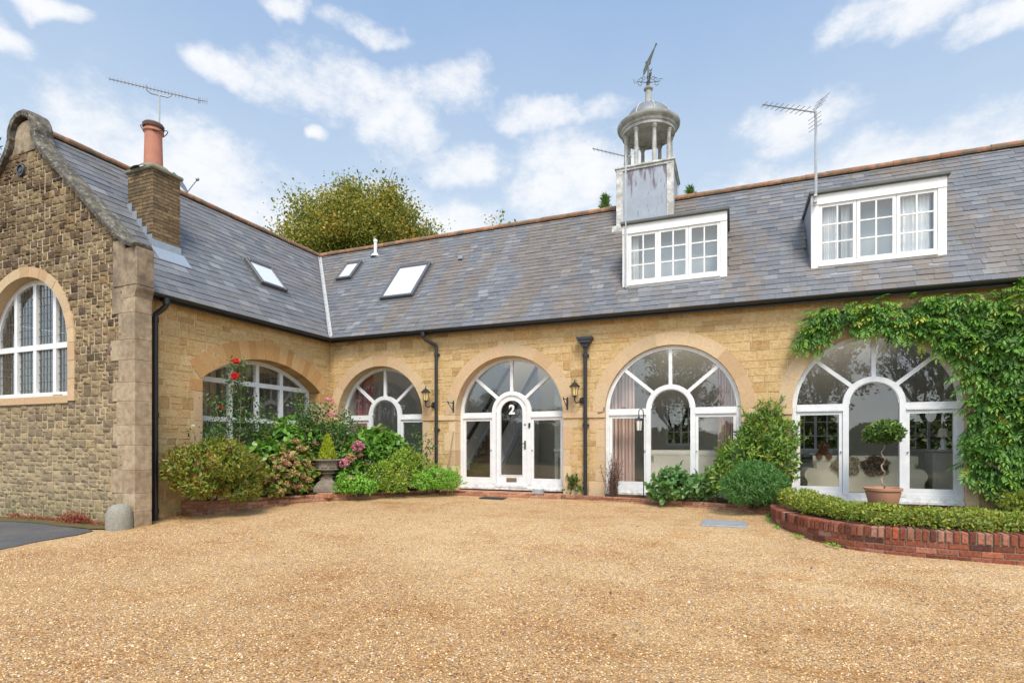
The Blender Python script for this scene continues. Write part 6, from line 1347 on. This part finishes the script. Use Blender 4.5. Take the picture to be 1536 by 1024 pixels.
for pts in ([(4.35, 12.2, 0), (4.3, 12.2, .6), (4.42, 12.18, 1.2), (4.3, 12.2, 2.0), (4.45, 12.22, 3.0), (4.3, 12.24, 3.7)], [(4.40, 12.2, .02), (4.5, 12.15, .5), (4.42, 12.2, 1.0), (4.6, 12.2, 1.8), (4.9, 12.22, 3.2)], [(4.3, 12.24, 3.6), (3.6, 12.24, 3.7), (2.6, 12.24, 3.65), (1.9, 12.24, 3.75), (1.3, 12.24, 3.4)], [(4.5, 12.1, .5), (4.2, 11.95, .8), (4.0, 11.9, .9)]):
    q = []; b = MB()
    for i in range(len(pts) - 1): q += [Vector(pts[i]).lerp(Vector(pts[i + 1]), k / 5) + Vector(rs.normal(size=3)) * .01 for k in range(5)]
    b.tube(q, [.032 - .02 * i / len(q) for i in range(len(q))], 7); b.build('stem', M_BARK, t, smooth=True)
shrub('low_bush', 'low bronze green bush at the foot of the wisteria', 'bush', (4.75, 11.4, .03), [(4.75, 11.3, .25, .6, .5, .25), (4.4, 11.4, .2, .35, .35, .2), (5.2, 11.2, .28, .5, .5, .28), (4.9, 10.9, .22, .45, .4, .22)], 3000, .05, .022, L_BOX, 61, up=.5)
# weeds, fallen leaves
rs = np.random.default_rng(70); n = 1500; X = np.where(rs.random(n) < .6, rs.normal(-11.35, .22, n), rs.uniform(-13.5, -10.3, n)); P = np.stack([X, 6.54 - np.abs(rs.normal(size=n)) * .07, gz(6.5) + .02 + np.abs(rs.normal(size=n)) * .05 * np.where(np.abs(X + 11.35) < .4, 1.6, .7)], 1)
leaf_obj('weeds', leaves_on(P, unit(rs.normal(size=(n, 3)) + np.array([0, -.4, 1])), rs, .045, .014, up=.4), rs.random(n), L_RED, kind='stuff')
n = 420; u = rs.random(n); X = rs.uniform(-10, 5, n); Y = np.where(u < .4, rs.uniform(4.2, 11.5, n), np.where(u < .7, rs.normal(11.75, .15, n), 11.3)); k = u >= .7; X = np.where(k, rs.normal(-9.95, .35, n), X); Y = np.where(k, rs.normal(7.55, .18, n), Y); Zg = np.array([gz(v) for v in Y]) + .03
P = np.stack([X, Y, Zg], 1); ok = ~((X > .55) & (Y > 8.0)); P = P[ok]; n = len(P); N = unit(rs.normal(size=(n, 3)) * .25 + np.array([0, 0, 1])); D = unit(rs.normal(size=(n, 3)) * np.array([1, 1, .1])); l = .035 + .03 * rs.random(n)
leaf_obj('fallen_leaves', leaf_arrays(P, D, N, l, l * .5, .3, -.1), rs.random(n), L_FAL, kind='stuff')
n = 260; X = rs.uniform(1.3, 4.0, n); P = np.stack([X, rs.normal(12.0, .12, n), .06 + .02 * rs.random(n)], 1); l = .04 + .03 * rs.random(n); leaf_obj('leaf_litter', leaf_arrays(P, unit(rs.normal(size=(n, 3)) * np.array([1, 1, .2])), unit(rs.normal(size=(n, 3)) * .4 + np.array([0, 0, 1])), l, l * .5), rs.random(n), L_FAL, kind='stuff')

# loose stones lying on the gravel nearest the house's visitors, and little weeds along the walls
rs = np.random.default_rng(75); n = 74000; Y = 2.0 + 7.0 * rs.random(n) ** 1.35; X = rs.uniform(-12.5, 5.0, n); ok = ~((X > .4) & (Y > 7.9)) & ~((X < -9.8) & (Y > 6.1)) & ~((X < -9.9) & (Y > 3.6) & (rs.random(n) > .16 * np.exp((X + 10.0) / .8))) & ~((X < -8.6) & (Y > 7.2)); X, Y = X[ok], Y[ok]; n = len(X)
Zg = -.05 - .045 * np.clip(12.0 - Y, 0, 7.5) + .012 * np.sin(X * 1.3 + Y * .7) + .010 * np.sin(X * .6 - Y * 1.9 + 1) + .006 * np.sin(3.1 * X + 2.3 * Y)
rr = rs.uniform(.0035, .0085, n) * (1 + .5 * (rs.random(n) < .06)); a = rs.random(n) * 2 * np.pi; e = rs.uniform(.7, 1.3, n); c, s_ = np.cos(a), np.sin(a)
O = np.array([[1, 0, 0], [0, 1, 0], [-1, 0, 0], [0, -1, 0], [.55, .4, .75], [-.45, -.5, .8]]); V = O[None] * rs.uniform(.75, 1.25, (n, 6, 1)); V[:, :, 0] *= e[:, None]; V = V * rr[:, None, None]
V = np.stack([V[:, :, 0] * c[:, None] - V[:, :, 1] * s_[:, None], V[:, :, 0] * s_[:, None] + V[:, :, 1] * c[:, None], V[:, :, 2]], 2) + np.stack([X, Y, Zg + .0015], 1)[:, None, :]
F6 = np.array([[0, 1, 4, 4], [1, 2, 5, 4], [2, 3, 5, 5], [3, 0, 4, 5]]); TRI = np.array([[0, 1, 4], [1, 2, 4], [2, 5, 4], [2, 3, 5], [3, 0, 5], [0, 4, 5]])
me = bpy.data.meshes.new('loose_pebbles'); me.vertices.add(n * 6); me.vertices.foreach_set('co', V.reshape(-1).astype(np.float32)); F = (np.arange(n)[:, None, None] * 6 + TRI[None]).reshape(-1, 3); k = len(F)
me.loops.add(k * 3); me.loops.foreach_set('vertex_index', F.reshape(-1).astype(np.int32)); me.polygons.add(k); me.polygons.foreach_set('loop_start', np.arange(0, k * 3, 3, dtype=np.int32)); me.polygons.foreach_set('loop_total', np.full(k, 3, dtype=np.int32)); me.update(calc_edges=True)
at_ = me.attributes.new('rnd', 'FLOAT', 'FACE'); at_.data.foreach_set('value', np.repeat(rs.random(n), 6).astype(np.float32))
M_PEB = mat('pebble', lambda t: bsdf(t, t.ramp(rndattr(t), [(0, (.20, .16, .14)), (.12, (.50, .30, .14)), (.35, (.78, .52, .24)), (.6, (.88, .66, .36)), (.78, (.58, .30, .11)), (.92, (.82, .70, .50)), (1, (.50, .48, .48))]), .6, spec=.4))
link('loose_pebbles', me, M_PEB)['kind'] = 'stuff'
n = 900; k = rs.integers(len(PR) - 30, size=n); px_ = np.array(PR)[k]; P = np.stack([px_[:, 0] - .04 - np.abs(rs.normal(size=n)) * .03, px_[:, 1] - .06 - np.abs(rs.normal(size=n)) * .04, np.array([gz(v) for v in px_[:, 1]]) + .02 + .02 * rs.random(n)], 1); P = P[np.sin(k * .9) > .3]; n = len(P)
leaf_obj('small_weeds', leaves_on(P, unit(rs.normal(size=(n, 3)) * .5 + np.array([0, -.3, 1])), rs, .03, .012, up=.5), rs.random(n), L_BRI, kind='stuff')

# fleeces on the sofa back, and the dog
def fleece(c, r, m, label, seed):
    rs = np.random.default_rng(seed); n = 1500; d = unit(rs.normal(size=(n, 3))); d[:, 1] = -np.abs(d[:, 1]); wob = 1 + .12 * np.sin(np.arctan2(d[:, 2], d[:, 0]) * 5 + seed); P = np.array(c) + d * np.array(r) * (wob * (.5 + .5 * rs.random(n) ** .5))[:, None]
    V = leaves_on(P, unit(d * np.array([1, 2, 1])), rs, .045, .013, out=.45, up=-.7, jit=.5); b = MB(); b.ball(c, 1, 16); b.v = [(c[0] + (p[0] - c[0]) * r[0] * .92, c[1] + (p[1] - c[1]) * r[1] * .9, c[2] + (p[2] - c[2]) * r[2] * .92) for p in b.v]
    t = thing('sheepskin', c, label, 'sheepskin'); leaf_obj('fleece', V, rs.random(n), m, t); b.build('hide', M_FUR if m is L_STR else M_FURD, t, smooth=True)
fleece((2.19, 13.40, .75), (.25, .07, .23), L_STR, 'tan sheepskin draped over the sage sofa back behind the window mullion', 80)
fleece((2.72, 13.40, .75), (.25, .07, .21), L_STRD, 'dark brown sheepskin draped over the sage sofa back behind the bay tree stem', 81)
def dog():
    x, y, z = 1.80, 13.47, .90
    t = thing('dog', (x, y + .2, FLOOR + .42), 'small brown shaggy terrier leaning over the back of the sage sofa', 'dog')
    J = [((-.02, .42, -.30), .13), ((-.03, .32, -.12), .125), ((-.03, .22, .02), .115), ((-.01, .16, .12), .085), ((.01, .11, .215), .080), ((.015, .055, .262), .070), ((.02, -.03, .235), .043), ((.02, -.09, .225), .032),
         ((-.09, .15, .0), .05), ((-.10, .02, .06), .038), ((-.10, -.06, .045), .029), ((-.10, -.10, -.01), .027), ((.06, .15, .0), .05), ((.08, .02, .06), .038), ((.085, -.06, .045), .029), ((.085, -.10, -.01), .027)]
    E_ = [(0, 1), (1, 2), (2, 3), (3, 4), (4, 5), (5, 6), (6, 7), (2, 8), (8, 9), (9, 10), (10, 11), (2, 12), (12, 13), (13, 14), (14, 15)]
    me = bpy.data.meshes.new('body'); me.from_pydata([(x + a[0], y + a[1], z + a[2]) for a, _ in J], E_, []); o = bpy.data.objects.new('body', me); COL.objects.link(o)
    md = o.modifiers.new('skin', 'SKIN'); o.modifiers.new('sub', 'SUBSURF').levels = 2
    for i, (_, r_) in enumerate(J): me.skin_vertices[0].data[i].radius = (r_, r_)
    me.skin_vertices[0].data[0].use_root = True
    dg = bpy.context.evaluated_depsgraph_get(); m2 = bpy.data.meshes.new_from_object(o.evaluated_get(dg)); bpy.data.objects.remove(o); m2.polygons.foreach_set('use_smooth', np.ones(len(m2.polygons), bool)); m2.name = 'body'
    co = np.zeros(len(m2.vertices) * 3, np.float32); m2.vertices.foreach_get('co', co); co = co.reshape(-1, 3); no = np.zeros(len(m2.vertices) * 3, np.float32); m2.vertices.foreach_get('normal', no); no = no.reshape(-1, 3)
    link('body', m2, plain('dog_skin', (.22, .11, .05), .9, var=.4, scale=40), t)
    rs = np.random.default_rng(90); n = 2600; k = rs.integers(len(co), size=n); P = co[k] + rs.normal(size=(n, 3)) * .008; N = no[k] + 1e-4; face = (P[:, 1] < y + .02) & (P[:, 2] > z + .17)
    D = unit(N * .6 + np.array([0, -.1, -.45]) + rs.normal(size=(n, 3)) * .3); l = np.where(face, .020, .032) * (.7 + .6 * rs.random(n)); q = rs.random(n); q = np.where(P[:, 2] < z + .03, q * .5 + .5, q * .75)
    leaf_obj('coat', leaf_arrays(P, D, unit(N), l, l * .28, .1, .25), q, L_DOG, t)
    b = MB()
    for sx in (-1, 1): b.ball((x + .017 + sx * .034, y - .012, z + .288), .015, 8)
    b.ball((x + .02, y - .124, z + .234), .022, 8); b.build('eyes_and_nose', M_BLK, t, smooth=True)
    b = MB()
    for sx in (-1, 1):
        e = Vector((x + .015 + sx * .062, y + .06, z + .325)); b.add([e + Vector((-sx * .03, .01, .0)), e + Vector((sx * .02, .02, .0)), e + Vector((sx * .045, -.03, -.075)), e + Vector((sx * .012, -.04, -.06)), e + Vector((0, -.01, .02))], [(0, 4, 3), (4, 1, 2, 3)])
    b.build('ear', plain('dog_ear', (.12, .055, .025), .9, var=.3), t)
dog()

# ------------------------------------------------------------------ trees
def tree(name, label, cat, base, height, spread, crown_lo, m, seed, nleaf, leaf, bark=M_BARK, group=None, trunk=.25, gaps=.5, dome=True, fine=True):
    rs = np.random.default_rng(seed); t = thing(name, base, label, cat, group); b = MB(); tips = []
    B = Vector(base)
    def grow(p, d, L, r, lev):
        q = [p]; dd = d.copy()
        for k in range(4): dd = (dd + Vector(rs.normal(size=3)) * .13 + Vector((0, 0, .06))).normalized(); q.append(q[-1] + dd * L / 4)
        b.tube(q, [r * (1 - .11 * k) for k in range(5)], 6 if lev < 2 else 4, cap=False)
        if lev >= 2: tips.extend((np.array(x), lev) for x in q[2:])
        if lev >= (5 if fine else 4): return
        for i in range(3 if lev < 3 else 2 + int(rs.random() < .5)):
            a = rs.random() * 2 * math.pi; e = Vector((math.cos(a), math.sin(a), 0)); s = rs.uniform(.5, .95) * (1.1 if lev == 0 else 1); nd = (dd + (e - dd * e.dot(dd)) * s).normalized(); grow(q[2 + int(rs.random() * 2.99)] if lev else q[-1 - (i % 3)], nd, L * rs.uniform(.62, .82), r * .58, lev + 1)
    h0 = crown_lo; grow(B, Vector((0, 0, 1)), h0, trunk, 0)
    tp = np.array([x for x, l in tips]); lo, hi = tp[:, 2].min(), tp[:, 2].max(); c = np.array(base)
    # fit the skeleton to the crown's size
    sx = spread / max(np.abs(tp[:, :2] - c[:2]).max(0).mean(), .1); sz = (base[2] + height - (base[2] + h0)) / max(hi - (base[2] + h0), .1)
    def fit(p): z = p[2] - (base[2] + h0); return (c[0] + (p[0] - c[0]) * (sx if z > -h0 * .4 else 1), c[1] + (p[1] - c[1]) * (sx if z > -h0 * .4 else 1), base[2] + h0 + z * sz if z > 0 else p[2])
    b.v = [fit(p) for p in b.v]; tp = np.array([fit(p) for p in tp])
    P = tp[rs.integers(len(tp), size=nleaf)] + rs.normal(size=(nleaf, 3)) * leaf * 1.5
    if dome:
        e = (P - np.array([c[0], c[1], base[2] + h0])) / np.array([spread, spread, height - h0]); rr = np.linalg.norm(e, axis=1); P = np.where((rr > 1.03)[:, None], P - (P - np.array([c[0], c[1], base[2] + h0])) * (1 - 1.0 / np.maximum(rr, 1e-3))[:, None] * rs.random((nleaf, 1)), P)
    cl = np.sin(P[:, 0] * 1.1 + seed) * np.sin(P[:, 1] * 1.3) * np.sin(P[:, 2] * 1.2 + 1); q = np.clip(.45 + .3 * cl + .22 * rs.normal(size=nleaf), 0, 1)
    leaf_obj('crown', leaves_on(P, unit(rs.normal(size=(nleaf, 3)) + np.array([0, 0, .7])), rs, leaf, leaf * .62, jit=.8), q, m, t); b.build('trunk', bark, t); return t
ac = at(543, 378, 31); ab = (ac.x, ac.y, -1.0)
ta = tree('autumn_tree', 'big rounded autumn tree behind the corner of the two roofs', 'tree', ab, 17.0, 4.1, 8.2, L_OAK, 101, 5000, .13, trunk=.32)
rs = np.random.default_rng(1010); nc = 170; d = unit(rs.normal(size=(nc, 3))); d[:, 2] = np.abs(d[:, 2]) * 1.0 - .25; d = unit(d); rr = .35 + .62 * rs.random(nc) ** .6; CC = np.array(ac) + d * rr[:, None] * np.array([4.15, 4.15, 3.65]); k = rs.integers(nc, size=62000); P = CC[k] + rs.normal(size=(62000, 3)) * np.array([.50, .50, .36]) * rs.uniform(.7, 1.2, (62000, 1)); q = np.clip(.42 + .16 * rs.normal(size=nc)[k] + .17 * rs.normal(size=62000) + .05 * (P[:, 0] - ac.x) / 4, 0, 1)
leaf_obj('crown', leaves_on(P, unit(rs.normal(size=P.shape) + np.array([0, 0, .7])), rs, .125, .085, jit=.8), q, L_OAK, ta)
b = MB()
for i in range(90): j = CC[rs.integers(nc)]; o_ = unit((j - np.array(ac))[None])[0]; e = j + o_ * rs.uniform(.5, 1.15) + np.array([0, 0, rs.uniform(.2, .6)]); b.tube([tuple(j), tuple((j + e) / 2 + rs.normal(size=3) * .06), tuple(e)], [.02, .014, .006], 4)
b.build('twigs', M_TWIG, ta)['kind'] = 'stuff'
tree('bare_tree', 'sparse nearly bare treetop just showing over the ridge left of the cupola', 'tree', tuple(at(748, 665, 34))[:2] + (-1,), 16.1, 3.0, 11, L_OAK, 102, 900, .2, trunk=.2)
def conifer(label, c, h, r, seed):
    rs = np.random.default_rng(seed); t = thing('conifer_tree', c, label, 'tree'); n = 5200; z = rs.random(n) ** .7; a = rs.random(n) * 2 * np.pi; rr = r * (1 - z) * (.15 + .95 * rs.random(n) ** .8) * (1 + .45 * np.sin(a * 5 + z * 30)); P = np.stack([c[0] + rr * np.cos(a), c[1] + rr * np.sin(a), c[2] + h * (.25 + .75 * z) - rr * .25], 1); N = np.stack([np.cos(a), np.sin(a), np.zeros(n)], 1)
    leaf_obj('crown', leaves_on(P, N, rs, .22, .035, out=.6, up=.8, jit=.5), rs.random(n), L_GRN, t); b = MB(); b.tube([c, (c[0], c[1], c[2] + h * .97)], [.3, .03], 8); b.build('trunk', M_BARK, t)
conifer('dark green conifer tip rising behind the ridge at the left of the cupola', tuple(at(908, 665, 26))[:2] + (-1,), 13.8, 3.2, 103); conifer('dark green conifer tip rising behind the ridge at the right of the cupola', tuple(at(1035, 665, 26))[:2] + (-1,), 14.2, 3.6, 104)
tree('garden_tree', 'leafy treetop just visible at the left edge beyond the gable', 'tree', tuple(at(-25, 665, 26))[:2] + (-1,), 16.5, 2.4, 11, L_DRK, 105, 2600, .2, trunk=.2)
LB = 'dark tree across the yard, seen only as a reflection in the arched windows'; GB = 'trees across the yard reflected in the windows'
def yard_tree(base, r, zc, seed):
    t = tree('yard_tree', LB, 'tree', base, zc + r[2] * .8 - base[2], r[0] * .8, 2.6, L_DRK, seed, 1500, .16, trunk=.28, group=GB)
    rs = np.random.default_rng(seed); nc = 70; d = unit(rs.normal(size=(nc, 3))); C_ = np.array([base[0], base[1], zc]) + d * (.3 + .68 * rs.random(nc) ** .6)[:, None] * np.array(r); k = rs.integers(nc, size=7500); P = C_[k] + rs.normal(size=(7500, 3)) * np.array([.36, .36, .28]) * rs.uniform(.5, 1.25, (7500, 1))
    leaf_obj('crown', leaves_on(P, unit(rs.normal(size=P.shape) + np.array([0, 0, .6])), rs, .17, .10, jit=.8), np.clip(.4 + .2 * rs.normal(size=nc)[k] + .15 * rs.normal(size=7500), 0, 1), L_DRK, t); return t
t0 = yard_tree((-3.4, -15, -.45), (2.9, 2.4, 3.4), 6.0, 110); t1 = yard_tree((5.4, -15.5, -.45), (3.3, 3.0, 4.0), 6.8, 111)
for proto, loc, sc in ((t1, (11.2, -15, -.45), (1.05, 1, 1.05)), (t0, (-18.6, -16, -.45), (1.1, 1.1, .62)), (t0, (-24.5, -17, -.45), (1.3, 1.2, .8)), (t1, (-30, -16, -.45), (1.4, 1.2, 1.1)), (t0, (-13.2, -21, -.45), (1.4, 1, .52)), (t1, (19, -12, -.45), (1, 1, 1))):
    c = copy_tree(proto); c.location = loc; c.scale = sc; c.rotation_euler = (0, 0, loc[0])
rs = np.random.default_rng(112); n = 16000; X = rs.uniform(-45, 30, n); hh = 3.0 + .7 * np.sin(X * .5) + .5 * np.sin(X * 1.3); P = np.stack([X, -22 + rs.normal(size=n) * 1.0, -.4 + hh * rs.random(n) ** .7], 1)
leaf_obj('undergrowth', leaves_on(P, unit(rs.normal(size=(n, 3)) + np.array([0, 1, .6])), rs, .55, .35), rs.random(n), L_DRK, kind='stuff')
b = MB(); rows = [[(-18 + k * .5, 28.2 + .5 * math.sin(k * 1.7), -.6), (-18 + k * .5, 27.6 + .5 * math.sin(k * .9), 1.6 + .3 * math.sin(k * 2.1)), (-18 + k * .5, 28.6, 3.4 + .5 * math.sin(k * .7) + .3 * math.sin(k * 2.9))] for k in range(68)]
for k in range(67): b.add(rows[k] + rows[k + 1], [(0, 1, 4, 3), (1, 2, 5, 4)], .25)
b.build('rear_bank', L_DRK, smooth=True)['kind'] = 'stuff'
n = 30000; X = rs.uniform(-17, 14, n); P = np.stack([X, 27.3 + rs.normal(size=n) * .6, -.4 + 4.2 * rs.random(n) ** .8], 1); leaf_obj('rear_undergrowth', leaves_on(P, unit(rs.normal(size=(n, 3)) + np.array([0, -1, .6])), rs, .2, .13), rs.random(n), L_DRK, kind='stuff')
